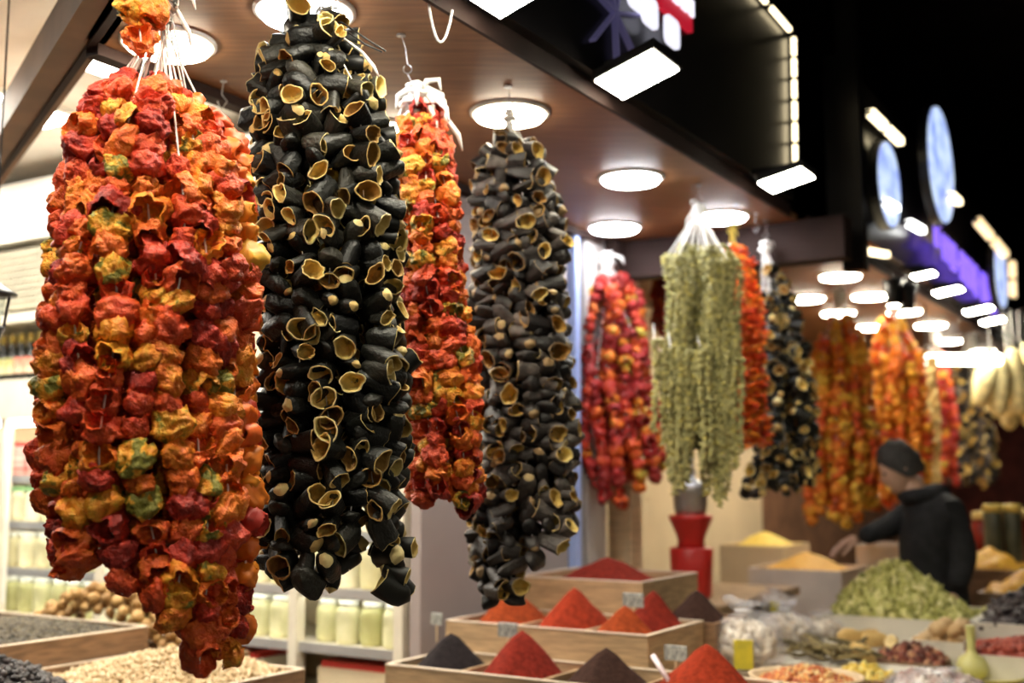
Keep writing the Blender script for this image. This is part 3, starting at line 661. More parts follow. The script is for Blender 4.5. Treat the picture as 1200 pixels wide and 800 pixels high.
pile('raisins', 1.57, 2.28, 2.74, 3.27, f, 1500, [blob_geo(i+9, 7, 5, .5, 1, .8, .8) for i in range(5)], .024, RAIS, 'heap of black raisins in the bottom left corner', 'dried fruit', 3)
bin_box('goods_bin', 2.31, 2.88, 2.56, 3.285, .88, .99, WALN, 'dark wooden bin of pale nuts below the leftmost pepper bundle', mr=RIMW)
NUT = vary('pale_nut', [(0,(.4,.27,.13)),(.5,(.56,.42,.24)),(1,(.7,.58,.38))], rough=.6)
f = hfun(2.25, 2.95, 2.52, 3.35, .965, .10, 1.8, lean=(.05,-.05))
pile('pale_nuts', 2.325, 2.865, 2.575, 3.27, f, 2600, [blob_geo(i+20, 7, 4, .4, 1.1, .55, .45) for i in range(5)], .022, NUT, 'heap of pale beige nut halves under the leftmost pepper bundle', 'nuts', 4)
# walnuts: every one a thing
def walnut_geo(seed):
    vs = []; nu, nv = 16, 11; off = Vector((seed*5.1, 2, 1))
    for i in range(nv):
        ph = math.pi*(i+.1)/(nv-.8)
        for j in range(nu):
            th = 2*math.pi*j/nu; p = Vector((math.sin(ph)*math.cos(th), math.sin(ph)*math.sin(th), math.cos(ph)))
            r = .5*(1 + .16*mnoise.noise(p*3.2 + off) - .1*abs(mnoise.noise(p*6 + off))) + (.035 if j in (0, nu//2) else 0)
            vs.append((p.x*r, p.y*r*.9, p.z*r*1.12))
    f = [q[::-1] for q in grid_faces(nv, nu)] + [tuple(range(nu)), tuple((nv-1)*nu + j for j in range(nu))[::-1]]
    return np.array(vs), f, [0]*len(f)
WNUT = vary('walnut_shell', [(0,(.22,.11,.03)),(.5,(.36,.2,.065)),(1,(.48,.3,.11))], rough=.55, nscale=3, bscale=9, bump=.8)
wm = [mesh_of('walnut', walnut_geo(i), [WNUT]) for i in range(4)]
bin_box('goods_bin', 2.90, 3.08, 3.0, 4.1, .88, .985, WALN, 'narrow bin of walnuts in front of the jar cabinet')
rw = random.Random(8); pos = []
zt = lambda b: 1.02 + .18*math.exp(-((b - 3.66)/.36)**2)
for it in range(6000):
    a, b = rw.uniform(2.925, 3.055), rw.uniform(3.03, 4.06); top = zt(b) - abs(a-2.99)*.5; z = top - rw.choice((0, .018, .036, .06, .09))
    if z < .92: continue
    if all((a-p[0])**2 + (b-p[1])**2 + (z-p[2])**2 > .036**2 for p in pos): pos.append((a, b, z))
    if len(pos) > 230: break
cz = [p for p in pos if p[2] > zt(p[1]) - abs(p[0]-2.99)*.5 - .062]
for a, b, z in cz:
    o = bpy.data.objects.new('walnut', rw.choice(wm)); link(o, UV(a, b, z), None, label='tan wrinkled walnut in the heap behind the peppercorn bin', cat='walnut', group='walnuts in the narrow bin')
    o.rotation_euler = (rw.uniform(0, 6), rw.uniform(0, 6), rw.uniform(0, 6)); o.scale = [.041*rw.uniform(.9, 1.1)]*3
# ---- spice stand
def powder(name, c): return mat(name, c, .9, .16, scale=55, bump=.8, bscale=170, spec=.1)
PR, PD, PO, PB, PK = powder('red_pepper_powder', (.31,.034,.012)), powder('dark_red_powder', (.2,.02,.011)), powder('orange_red_powder', (.31,.052,.013)), powder('dark_brown_powder', (.05,.024,.018)), powder('blackish_powder', (.022,.017,.018))
bin_box('spice_bin', 3.04, 3.40, 1.16, 2.36, .84, 1.0, WOOD, 'front wooden spice bin with slanting dividers', mr=RIMW, divs=[(2.10,(3.05,3.39)), (1.80,(3.05,3.39)), (1.50,(3.05,3.39))])
bin_box('spice_bin', 3.41, 3.87, 1.60, 2.38, .84, 1.10, WOOD, 'middle wooden spice bin one step higher', mr=RIMW, divs=[(2.12,(3.42,3.86)), (1.86,(3.42,3.86))])
bin_box('spice_bin', 3.88, 4.40, 1.84, 2.38, .84, 1.22, WOOD, 'highest wooden spice bin at the back', mr=RIMW)
def spice(a0, a1, b0, b1, z, h, m, label, seed, lean=(0,0)):
    f = hfun(a0-.02, a1+.02, b0-.02, b1+.02, z, h, 1.55, lean, seed, .05)
    heap_mesh(a0, a1, b0, b1, f, 26).build('spice_heap', m, None, True, label=label, cat='spice', group='spice heaps in the wooden bins')
spice(3.055, 3.385, 2.108, 2.345, .955, .15, PK, 'black spice heap at the left of the front bin', 1)
spice(3.055, 3.385, 1.808, 2.092, .955, .18, PD, 'dark red spice heap in the middle of the front bin', 2)
spice(3.055, 3.385, 1.508, 1.792, .95, .15, PB, 'dark brown spice heap in the front bin right of the red heap', 3)
spice(3.055, 3.385, 1.175, 1.492, .96, .17, PR, 'coarse bright red spice heap holding the pale scoop', 4, lean=(.02, 0))
spice(3.425, 3.855, 2.128, 2.365, 1.06, .15, PO, 'orange-red spice heap under the grey aubergine bundle', 5)
spice(3.425, 3.855, 1.868, 2.112, 1.06, .17, PR, 'tallest bright red spice cone in the middle bin', 6)
spice(3.425, 3.62, 1.615, 1.852, 1.06, .13, PO, 'orange-red spice heap at the corner of the middle bin', 7)
spice(3.635, 3.855, 1.615, 1.852, 1.06, .16, PD, 'dark red spice heap behind the corner heap', 8)
spice(3.895, 4.385, 1.855, 2.365, 1.17, .13, PD, 'dark red spice heap in the highest bin', 9)
bin_box('spice_bin', 3.88, 4.2, 1.56, 1.83, .84, 1.09, WALN, 'small dark bin beside the highest spice bin')
spice(3.895, 4.185, 1.575, 1.815, 1.06, .14, PB, 'dark brown heap right of the spice cones beside the red drum', 10)
CARD = mat('grey_price_card', (.42,.42,.38), .6, .1, col2=(.12,.13,.13), scale=60, stretch=(3, 3, 1))
def card(px, py, q, label, w_=.05, h=.032):
    c = Vector(PS(px, py, q)); e = thing('price_card', c, label, 'price card', 'price cards stuck in the spices')
    MB().box(lambda a, b, z: tuple(c + Vector((a*-V[0] + b*U[0], a*-V[1] + b*U[1], z + b*.4))), -w_, w_, -.003, .003, -h, h).build('card', CARD, e)
    MB().box(lambda a, b, z: tuple(c + Vector((a*-V[0] + b*U[0], a*-V[1] + b*U[1], z + b*.4))), -w_*.94, w_*.94, .0031, .004, -h*.92, h*.92).build('back_sheet', PALE, e)
    MB().tube([c + Vector((0,0,-h-.06)), c + Vector((0,0,-h*.5))], .003, 6).build('stick', WOODP, e)
card(595, 738, 3.24, 'dark price card standing over the dark red front heap', .036, .022)
card(742, 703, 3.56, 'price card between the two corner spice heaps', .038, .022)
card(792, 765, 3.42, 'price card behind the coarse red heap with the scoop', .038, .022)
card(512, 725, 3.42, 'small price card at the left end of the middle bin', .024, .02)
c0, c1 = Vector(PS(785, 800, 3.17)), Vector(PS(765, 768, 3.20)); e = thing('spice_scoop', c0, 'pale plastic scoop stuck in the coarse red spice', 'scoop')
SCP = mat('pale_pink_plastic', (.75,.62,.66), .35, .05)
MB().tube([c0, c1], [.007, .0085], 8).build('handle', SCP, e, True); MB().lathe(c0 + Vector((.005,0,-.03)), [(.004,-.01),(.02,0),(.026,.02),(.022,.022)], 12).build('cup', SCP, e, True)
# ---- red drum with urn
rc = UV(4.75, 1.95, 0); c = PY(811, 700, rc[1]+.35)
RDP = mat('red_plastic', (.5,.022,.016), .35, .1)
e = thing('waisted_drum', c, 'glossy red waisted drum right of the spice bins', 'drum')
k = 1/1350*c[1]
MB().lathe(c, [(20*k,0),(23*k,4*k),(25*k,55*k),(23.5*k,57*k)], 24).build('lower_body', RDP, e, True)
MB().lathe((c[0], c[1], c[2]+57*k), [(16*k,0),(15.5*k,8*k),(17*k,14*k),(25*k,32*k),(26*k,36*k),(23*k,37*k)], 24).build('upper_cup', RDP, e, True)
u = (c[0], c[1], c[2]+93*k); e = thing('metal_urn', u, 'dull grey metal urn standing on the red drum', 'urn')
URN = mat('dull_pewter', (.4,.36,.3), .35, .1, metal=.6)
MB().lathe(u, [(17*k,0),(19*k,8*k),(20*k,24*k),(22*k,32*k),(21*k,34*k)], 20).build('body', URN, e, True)
MB().lathe((u[0], u[1], u[2]+33*k), [(21*k,0),(21.5*k,3*k),(12*k,7*k),(6*k,12*k),(7*k,18*k),(4*k,24*k),(5*k,30*k),(1.5*k,44*k)], 20).build('lid', STEEL, e, True)
bx_ = c[2]; cn = thing('goods_counter', (c[0], c[1], 0), 'counter under the red drum', 'counter')
MB().box(UV, sv(c)[0]-.28, sv(c)[0]+.8, sv(c)[1]-.25, sv(c)[1]+.5, bx_-.04, bx_-.001).build('top', WOOD, cn); MB().box(UV, sv(c)[0]-.24, sv(c)[0]+.78, sv(c)[1]-.21, sv(c)[1]+.46, 0, bx_-.04).build('body', OFFW, cn)
# ================================================================== RIGHT TABLES
cn = thing('goods_counter', UV(4.4, 1.1, 0), 'long counter under the bags and trays at the lower right', 'counter')
MB().box(UV, 3.44, 5.5, .35, 1.50, .82, .86).build('top', WOOD, cn); MB().box(UV, 3.48, 5.46, .4, 1.46, 0, .82).build('body', OFFW, cn)
TRAY = mat('grey_white_tray', (.68,.64,.55), .5, .06)
# green heap in its tray
bin_box('goods_tray', 4.84, 5.46, .90, 1.47, .86, 1.035, TRAY, 'pale tray carrying the big green heap')
GRN = vary('dried_green_pod', [(0,(.2,.19,.05)),(.35,(.38,.37,.1)),(.75,(.58,.55,.2)),(1,(.72,.66,.34))], rough=.6)
f = hfun(4.80, 5.50, .85, 1.52, 1.005, .25, 1.5, lean=(-.02, .06))
pile('green_pods', 4.855, 5.445, .915, 1.455, f, 1500, [blob_geo(i+40, 6, 5, .5, 1.2, .7, .5) for i in range(5)], .042, GRN, 'big heap of pale green dried pods in front of the man', 'dried vegetables', 5)
def lumps(name, n, spots, size, m, label, cat, group, seed, geos, sc3=(1,1,1)):
    rng = random.Random(seed); ms = [mesh_of(name, g, [m]) for g in geos]
    for p in spots:
        o = bpy.data.objects.new(name, rng.choice(ms)); link(o, p, None, label=label, cat=cat, group=group)
        o.rotation_euler = (rng.gauss(0, .4), rng.gauss(0, .4), rng.uniform(0, 6.28)); o.scale = [size*rng.uniform(.85, 1.15)*x for x in sc3]
FIG = vary('dried_fig', [(0,(.42,.25,.1)),(.5,(.58,.38,.18)),(1,(.7,.5,.28))], rough=.6)
bin_box('goods_tray', 4.58, 4.83, .87, 1.07, .86, .99, TRAY, 'small tray of dried figs between the green heap and the dates')
rf = random.Random(3)
lumps('dried_fig', 0, [UV(4.625 + .078*(i % 3) + rf.uniform(-.01,.01), .905 + .062*(i//3 % 3), .985 + .05*(i//9)) for i in range(15)], .07, FIG, 'tan dried fig right of the green heap', 'fig', 'dried figs in the small tray', 6, [blob_geo(i+60, 10, 7, .35, 1, .9, .75) for i in range(4)])
# dates and berries
bin_box('goods_tray', 4.84, 5.46, .40, .88, .86, 1.04, TRAY, 'tray under the dark dates at the right edge')
DATE = vary('black_date', [(0,(.012,.008,.01)),(.6,(.03,.02,.022)),(1,(.07,.05,.05))], rough=.3)
f = hfun(4.8, 5.5, .3, .93, 1.02, .2, 1.8)
pile('dates', 4.855, 5.445, .415, .865, f, 900, [blob_geo(i+70, 7, 6, .3, .7, .7, 1.3) for i in range(4)], .04, DATE, 'heap of blackish dates at the right edge below the man', 'dried fruit', 7)
bin_box('goods_tray', 4.46, 4.82, .38, .86, .86, .97, TRAY, 'tray of dark red berries at the right edge')
BERR = vary('dried_red_berry', [(0,(.16,.02,.012)),(.6,(.32,.045,.025)),(1,(.45,.1,.05))], rough=.45)
f = hfun(4.34, 4.9, .3, .95, .96, .07, 2.2)
pile('red_berries', 4.475, 4.805, .395, .845, f, 1300, [blob_geo(i+80, 6, 4, .2) for i in range(3)], .02, BERR, 'flat heap of dark red berries below the dates', 'dried fruit', 8)
# green plate with long-necked vessel
GRP = mat('yellow_green_glaze', (.45,.4,.09), .3, .15); GRV = mat('pale_green_glaze', (.55,.52,.2), .35, .1)
c = PZ(1138, 790, .905)
MB().lathe(c, [(.08,-.038),(.15,-.02),(.185,.0),(.19,.006),(.14,-.01),(.02,-.02)], 28).build('serving_plate', GRP, None, True, label='yellow-green glazed plate at the bottom right', cat='plate')
MB().lathe((c[0]+.005, c[1], c[2]-.018), [(.03,0),(.052,.02),(.056,.045),(.045,.075),(.02,.09),(.015,.105),(.016,.18),(.02,.188),(.012,.19)], 20).build('long_necked_gourd', GRV, None, True, label='pale green long-necked gourd shape standing on the yellow-green plate', cat='gourd')
# plastic bags
PLAS = glass('clear_plastic_film', (.93,.92,.96), .82, .12)
FILL = vary('pale_bag_contents', [(0,(.5,.38,.25)),(.5,(.7,.6,.45)),(1,(.82,.76,.64))], rough=.6, nscale=45, spread=.6, bump=1, bscale=70)
def bag(px, py, zb_, rw_, h, label, yellow=False, fill=FILL, seed=1):
    c = Vector(PZ(px, py, zb_)); off = Vector((seed*3.3, 1, 2))
    if c.z > .872:
        a_, b_, _ = sv(c); MB().box(UV, a_-rw_*.75, a_+rw_*.75, b_-rw_*.75, b_+rw_*.75, .861, c.z-.002).build('goods_crate', TRAY, None, label='pale box carrying the ' + label, cat='crate')
    e = thing('plastic_bag', c, label, 'bag', 'plastic bags on the right counter')
    jit = lambda p: p*(1 + .16*mnoise.noise(p*14 + off) + .1*abs(mnoise.noise(p*34 + off)) - .03)
    pr = [(.3,0),(.8,.04),(1,.2),(1,.5),(.86,.72),(.5,.86),(.18,.92),(.14,.95),(.3,1.0),(.5,1.1),(.42,1.12)]
    MB().lathe(c, [(rw_*r, h*z) for r, z in pr], 26, jit=jit).build('film', PLAS, e, True)
    rb = random.Random(seed); it = []; gs = [blob_geo(g + 100, 8, 6, .5, 1.2, .9, .7) for g in range(4)]
    for k in range(170):
        ph, th = math.acos(rb.uniform(-1, 1)), rb.uniform(0, 6.28); rr = rw_*.8*rb.uniform(.75, 1)
        it.append((rb.choice(gs), rot(rb), rw_*rb.uniform(.2, .34), c + Vector((rr*math.sin(ph)*math.cos(th), rr*math.sin(ph)*math.sin(th), h*.4 + h*.36*math.cos(ph)*rr/(rw_*.8)))))
    joined('contents', it, [fill], e, kind='stuff')
    MB().lathe(c + Vector((0,0,h*.92)), [(rw_*.2, 0), (rw_*.22, h*.02), (rw_*.2, h*.035)], 12).build('tie', STRG, e)
    if yellow: MB().box(lambda a, b, z: tuple(c + Vector((a, -rw_*1.12 + b, z))), -rw_*.45, rw_*.0, 0, .006, h*.08, h*.55).build('yellow_label', mat('yellow_label_print', (.75,.62,.04), .5, .1, col2=(.5,.45,.05), scale=18) if 'yellow_label_print' not in MATS else MATS['yellow_label_print'], e)
bag(872, 781, .93, .145, .21, 'big tied bag of pale contents with a yellow label', True, seed=1)
bag(920, 754, .93, .11, .15, 'tied bag of cream contents behind the dark twigs', seed=4)
bag(962, 744, .95, .11, .085, 'flat bag of cream flakes left of the yellow roots', seed=6)
bag(1098, 812, .90, .16, .07, 'crumpled shiny bag cut by the bottom edge', seed=8, fill=mat('silver_brown_wrapper', (.6,.55,.5), .3, .2, col2=(.25,.1,.08), scale=22))
bag(908, 716, .98, .09, .1, 'small bag with a yellow label left of the green heap', True, seed=12)
# potpourri basket
c = Vector(PZ(945, 803, .93)); e = thing('woven_basket', c, 'pale basket rim around the red-brown mix at the bottom', 'basket')
MB().lathe(c, [(.13,-.07),(.17,0),(.185,.035),(.175,.036),(.165,.02),(.12,-.05)], 28).build('bowl', WOODP, e, True)
POT = vary('mixed_petals', [(0,(.3,.05,.02)),(.35,(.5,.14,.04)),(.65,(.6,.3,.08)),(.85,(.65,.5,.25)),(1,(.25,.1,.04))], rough=.55)
cs = sv(c); f0 = hfun(cs[0]-.2, cs[0]+.2, cs[1]-.2, cs[1]+.2, c.z-.01, .075, 2)
rng = random.Random(12); it = []
for i in range(900):
    r_, a = .165*math.sqrt(rng.random()), rng.uniform(0, 6.28); x, y = cs[0]+r_*math.cos(a), cs[1]+r_*math.sin(a); it.append((blob_geo(i % 5 + 90, 6, 4, .5, 1.1, .8, .5) if i < 5 else it[i % 5][0], rot(rng), .026*rng.uniform(.7, 1.3), UV(x, y, f0(x, y))))
o = joined('dried_mix', it, [POT], None, label='red-brown mix of petals and pods in the basket', cat='dried mix', kind='stuff')
# twigs and roots
TWIG = vary('dark_twig_bark', [(0,(.09,.07,.03)),(.6,(.2,.15,.06)),(1,(.34,.27,.12))], rough=.7)
rng = random.Random(21); tw = []
for k in range(4):
    mb = MB(); p = [Vector((rng.uniform(-.006,.006), rng.uniform(-.006,.006), (i-3)*.025)) for i in range(7)]; mb.tube(p, [.006,.008,.007,.008,.007,.006,.004], 6); tw.append(mesh_of('dried_twig', (np.array(mb.v), mb.f, mb.m), [TWIG]))
tc_ = Vector(PZ(972, 772, .93))
for i in range(44):
    o = bpy.data.objects.new('dried_twig', rng.choice(tw)); a = rng.gauss(.6, .5)
    link(o, tc_ + Vector((rng.uniform(-.13, .12), rng.uniform(-.16, .1), .012 + .05*rng.random())), None, label='dark dried twig in the tangle above the basket', cat='twig', group='tangle of dried twigs')
    o.rotation_euler = (math.pi/2 + rng.gauss(0, .15), 0, a)
e = thing('goods_tray', tc_ - Vector((0,0,.07)), 'low tray under the dark twigs and yellow roots', 'tray'); ts = sv(tc_)
MB().box(UV, ts[0]-.16, ts[0]+.4, ts[1]-.36, ts[1]+.18, .862, .925).build('body', TRAY, e)
ROOT = vary('yellow_root', [(0,(.5,.3,.09)),(.5,(.66,.45,.17)),(1,(.78,.6,.3))], rough=.6, nscale=18)
for i, (px, py, ln, an) in enumerate(((1008,745,.2,.1),(1022,732,.17,-.2),(1028,750,.13,.4),(1012,765,.15,.9),(1036,738,.14,.0),(998,735,.1,.3),(1046,756,.08,1.2))):
    q = Vector(PZ(px, py, .968)); mb = MB(); n = 8
    mb.tube([q + Vector(((t/(n-1)-.5)*ln*math.cos(an), (t/(n-1)-.5)*ln*.4, -(t/(n-1)-.5)*ln*math.sin(an)*.6 + .006*math.sin(t*1.3+i))) for t in range(n)], [.012,.024,.028,.026,.029,.027,.022,.01], 10)
    mb.build('yellow_root', ROOT, None, True, label=['long thick tan-yellow root in front', 'long tan-yellow root on top of the pile', 'tan-yellow root in the middle of the pile', 'slanting tan-yellow root lowest in the pile', 'tan-yellow root at the right top of the pile', 'short tan-yellow root at the left end', 'small steep tan-yellow root at the right end'][i], cat='root', group='tan-yellow roots')
def loose(name, px, py, z, r_, h, n, size, m, label, cat, seed):
    c = sv(PZ(px, py, z)); f = hfun(c[0]-r_, c[0]+r_, c[1]-r_, c[1]+r_, z, h, 2)
    bin_box('goods_tray', c[0]-r_, c[0]+r_, c[1]-r_, c[1]+r_, .861, z+.012, WALN, 'dark low box under the ' + label)
    pile(name, c[0]-r_+.013, c[0]+r_-.013, c[1]-r_+.013, c[1]+r_-.013, f, n, [blob_geo(i+seed*10, 7, 5, .5, 1.3, .7, .5) for i in range(5)], size, m, label, cat, seed)
loose('dark_pods', 1068, 775, .92, .13, .05, 260, .04, vary('dark_red_pod', [(0,(.05,.015,.01)),(.5,(.14,.03,.02)),(.8,(.3,.09,.05)),(1,(.4,.2,.1))], rough=.4), 'dark red-brown pods right of the roots', 'dried pods', 31)
loose('yellow_petals', 1010, 796, .915, .1, .04, 240, .034, vary('yellow_petal', [(0,(.4,.25,.03)),(.5,(.65,.45,.06)),(.8,(.75,.6,.2)),(1,(.3,.3,.08))], rough=.5), 'yellow petals beside the basket', 'dried petals', 32)
# boxes and heaps behind the green heap
def carton(px, py, q, w_, d, h, m, label, fill=None, fl=None):
    c = sv(PS(px, py, q)); bin_box('goods_carton', c[0], c[0]+d, c[1]-w_/2, c[1]+w_/2, .86 if c[2]-h < .86 else c[2]-h, c[2], m, label)
    if fill:
        f = hfun(c[0]-.03, c[0]+d+.03, c[1]-w_/2-.03, c[1]+w_/2+.03, c[2]-.03, .12, 1.7)
        heap_mesh(c[0]+.013, c[0]+d-.013, c[1]-w_/2+.013, c[1]+w_/2-.013, f, 14).build('goods_heap', fill, None, True, label=fl, cat='dried goods')
AMB = vary('amber_goods', [(0,(.4,.16,.01)),(.5,(.6,.3,.02)),(1,(.75,.5,.06))], rough=.5, spread=.7, nscale=40, bump=1, bscale=60)
BOXW = mat('pinkish_white_carton', (.74,.64,.55), .6, .05)
ORH = vary('orange_goods', [(0,(.6,.22,.03)),(.5,(.75,.34,.04)),(1,(.8,.5,.1))], rough=.6, spread=.4, nscale=60)
YEH = vary('yellow_goods', [(0,(.7,.4,.03)),(.5,(.8,.55,.06)),(1,(.85,.66,.15))], rough=.6, spread=.4, nscale=60)
cn = thing('goods_counter', UV(6.9, 2.0, 0), 'far counter carrying white cartons behind the man', 'counter')
MB().box(UV, 5.9, 9.2, 1.45, 2.6, .82, .86).build('top', WOOD, cn); MB().box(UV, 5.95, 9.1, 1.5, 2.55, 0, .82).build('body', OFFW, cn)
carton(930, 668, 6.0, .5, .5, .3, BOXW, 'white carton left of the green heap', ORH, 'orange heap in the white carton left of the green heap')
carton(1035, 640, 6.56, .3, .4, .35, BOXW, 'tall white carton under the reaching arm')
carton(880, 640, 6.7, .4, .5, .3, CREAM, 'cream carton right of the red drum', YEH, 'amber heap behind the red drum')
# far right: jars, heaps
cn = thing('goods_counter', UV(7.5, 1.0, 0), 'counter of red jars beyond the right shoulder of the man', 'counter')
MB().box(UV, 6.95, 9.3, .5, 1.42, 1.08, 1.12).build('top', WOOD, cn); MB().box(UV, 7.0, 9.2, .55, 1.38, 0, 1.08).build('body', WALN, cn)
RJ = mat('dark_red_preserve', (.3,.03,.02), .25, .2, scale=14); YL = mat('yellow_lid', (.7,.52,.2), .4, .1)
for i in range(14):
    c = UV(7.08 + .2*(i % 7), 1.06 + .16*(i//7), 1.12); e = thing('preserve_jar', c, nth(i % 7 + 1) + 'nearest dark red preserve jar with a yellow lid in the ' + ('right' if i < 7 else 'left') + ' row', 'jar', 'red jars at the right edge')
    MB().lathe(c, [(.05,0),(.06,.01),(.06,.2),(.045,.23),(.042,.245)], 14).build('body', RJ, e, True); MB().lathe((c[0],c[1],c[2]+.245), [(.048,0),(.05,.005),(.05,.04),(.045,.045)], 14).build('lid', YL, e, True)
for i, (px, py, q, l) in enumerate(((1158, 662, 6.62, 'amber heap right of the man'), (1205, 690, 6.1, 'amber heap at the right edge above the dates'))):
    c = sv(PS(px, py, q)); f = hfun(c[0]-.2, c[0]+.2, c[1]-.2, c[1]+.2, c[2], .1, 1.7, rough=.3)
    heap_mesh(c[0]-.17, c[0]+.17, c[1]-.17, c[1]+.17, f, 14).build('yellow_heap', AMB, None, True, label=l, cat='dried goods')
    MB().box(UV, c[0]-.2, c[0]+.2, c[1]-.2, c[1]+.2, 0, c[2]-.01).build('goods_crate', WALN, None, label=l.replace('heap', 'goods crate'), cat='crate')
CAN = mat('olive_canister_paint', (.1,.1,.06), .4, .2)
for i, (px, ) in enumerate(((1163,), (1186,))):
    c = PY(px, 605, 6.55); e = thing('canister', (c[0], c[1], 1.12), ['dark olive canister right of the shoulder of the man', 'dark olive canister at the right edge'][i], 'canister')
    MB().lathe((c[0], c[1], 1.12), [(.045,0),(.05,.01),(.05,.28),(.046,.29)], 16).build('body', CAN, e, True); MB().lathe((c[0], c[1], 1.41), [(.052,0),(.052,.04),(.045,.045)], 16).build('lid', CAPM, e, True)
# pale loofahs hanging at the right edge
LOO = mat('pale_loofah', (.8,.68,.34), .8, .15, scale=20, bump=.5, bscale=50)
for i, (px, py, ln, tl) in enumerate(((1160,430,66,-.25),(1172,436,74,-.1),(1186,428,80,.05),(1196,445,80,.12),(1180,455,70,0),(1204,420,70,.1))):
    a = Vector(PY(px, py - 20, 7.6 + .05*i)); L_ = ln*7.6/1350
    mb = MB(); mb.tube([a + Vector((math.sin(tl)*L_*t, 0, -L_*t)) for t in (0,.08,.3,.6,.9,1)], [.02,.05,.068,.072,.055,.02], 12)
    e = thing('loofah', a - Vector((0,0,L_)), ['leftmost pale loofah, leaning left', 'second pale loofah from the left', 'third pale loofah, hanging straight', 'pale loofah leaning right at the picture edge', 'lower pale loofah hanging in front of the others', 'pale loofah cut by the right picture edge'][i], 'loofah', 'loofahs hanging at the right edge')
    mb.build('sponge', LOO, e, True); MB().tube([a, (a.x, a.y, ZC)], .004, 5).build('cord', STRG, e)
# ================================================================== SIGNS
def disc(px, py, v, rpx, label, r2=1.0, m=None):
    c = Vector(PV(px, py, v)); r = rpx*c.y/1350; e = thing('round_sign', c, label, 'sign', 'round lit signs along the fascia')
    n = 40; mb = MB()
    pts = [(math.cos(2*math.pi*i/n), math.sin(2*math.pi*i/n)) for i in range(n)]
    def slab(k, b0, b1):
        mb = MB(); v_ = [tuple(c + Vector((U[0]*x*r*k + V[0]*b, U[1]*x*r*k + V[1]*b, z*r*k*r2))) for b in (b0, b1) for x, z in pts]
        return mb.add(v_, [tuple(range(n))[::-1], tuple(range(n, 2*n))] + [(i, (i+1) % n, n+(i+1) % n, n+i) for i in range(n)])
    slab(1.04, -.02, .03).build('frame', DARKM, e); slab(.98, -.027, -.019).build('face', m or DISC, e)
def sign_face(name, c1, c2, k, scale):
    m, t, b, L = nodes(name); N = t.nodes.new
    tc = N('ShaderNodeTexCoord'); n = N('ShaderNodeTexNoise'); n.inputs['Scale'].default_value = scale; r = N('ShaderNodeValToRGB')
    L.new(tc.outputs['Object'], n.inputs[0]); L.new(n.outputs['Fac'], r.inputs[0]); r.color_ramp.elements[0].position = .35; r.color_ramp.elements[1].position = .65
    r.color_ramp.elements[0].color = (*c1, 1); r.color_ramp.elements[1].color = (*c2, 1)
    L.new(r.outputs[0], b.inputs['Emission Color']); b.inputs['Emission Strength'].default_value = k; b.inputs['Base Color'].default_value = (.5,.5,.6,1)
    return m
DISC = sign_face('lit_blue_white_sign', (.22,.32,.85), (.65,.8,1), .8, 9)
disc(1037, 217, 1.40, 52, 'round blue-white lit sign nearest the dark post')
disc(1098, 194, 1.30, 71, 'tallest round blue-white lit sign at the upper right')
disc(1169, 322, 1.30, 40, 'lowest round blue-white lit sign at the right end of the purple letters')
PURP = emit('purple_letter', (.22,.12,.8), 1.1)
e = thing('letter_sign', PV(1128, 320, 1.40), 'row of purple lit letters on the far black fascia', 'sign')
lets = ['110', '101', '111', '011', '101', '110', '111', '101']
for i in range(8):
    px0 = 1093 + 9.2*i; y0 = 264 + 9.0*i - (6 if i == 0 else 0)
    mb = MB(); a = sv(PV(px0, y0, 1.40)); b = sv(PV(px0 + 7, y0 + 7, 1.40)); h = (30 + 1.6*i)*PV(px0, y0, 1.40)[1]/1350
    w_ = b[0] - a[0]; zt = a[2]
    for k, on in enumerate(lets[i]):
        if on == '1': mb.box(UV, a[0]+w_*k*.36, a[0]+w_*(k*.36+.24), 1.385, 1.40, zt-h, zt)
    mb.box(UV, a[0], a[0]+w_*.95, 1.386, 1.40, zt-h*(.55 if i % 2 else .15), zt-h*(.42 if i % 2 else .02))
    mb.build('letter', PURP, e)
led(PV(1018, 130, 1.38), PV(1057, 168, 1.38), 'slanting warm light strip above the nearest round sign', gaps=2, wd=.035)
led(PV(1114, 228, 1.25), PV(1125, 238, 1.25), 'tiny warm light strip at the right rim of the tallest round sign', wd=.035)
led(PV(1143, 256, 1.25), PV(1180, 300, 1.25), 'dim slanting light strip right of the purple letters', m=LEDD, gaps=2, wd=.045)
led(PV(1186, 305, 1.25), PV(1187, 350, 1.25), 'dim upright light strip at the right edge', m=LEDD, gaps=2, wd=.045)
led(PV(1004, 292, 1.44), PV(1043, 299, 1.44), 'warm light strip under the near corner of the far fascia', wd=.03)
LEDB = emit('white_lit_bar', (1, 1, .95), 5)
led(PV(1036, 236, 1.36), PV(1053, 245, 1.36), 'short white lit bar across the nearest round sign', m=LEDB, wd=.03)
led(PV(1063, 260, 1.40), PV(1083, 271, 1.40), 'short white lit bar below the tallest round sign', m=LEDB, wd=.035)
for i, (px, py, hs) in enumerate(((1036,326,.06), (1096,342,.08), (1112,366,.08), (1130,378,.08), (1150,362,.07))):
    p = sv(PZ(px, py, ZC)); panel_light(p[0], min(p[1], 1.38), ZC - .0, ['far panel light above the hanging spotlight', 'far slanting panel light right of the spotlights', 'far panel light above the narrow red bundle', 'second far panel light above the narrow red bundle', 'far panel light below the lowest round sign'][i], hs=hs, tilt=R(8))
# long white tube near the loofahs
a, b = Vector(PY(1086, 421, 7.5)), Vector(PY(1172, 421, 7.5)); e = thing('tube_lamp', a.lerp(b, .5), 'long white tube lamp left of the loofahs', 'lamp')
MB().tube([a, b], .035, 10).build('tube', emit('tube_lamp_glow', (1,.95,.8), 12), e, True)
for q in (a, b): MB().tube([q, (q.x, q.y, ZC)], .006, 6).build('hanger', DARKM, e)
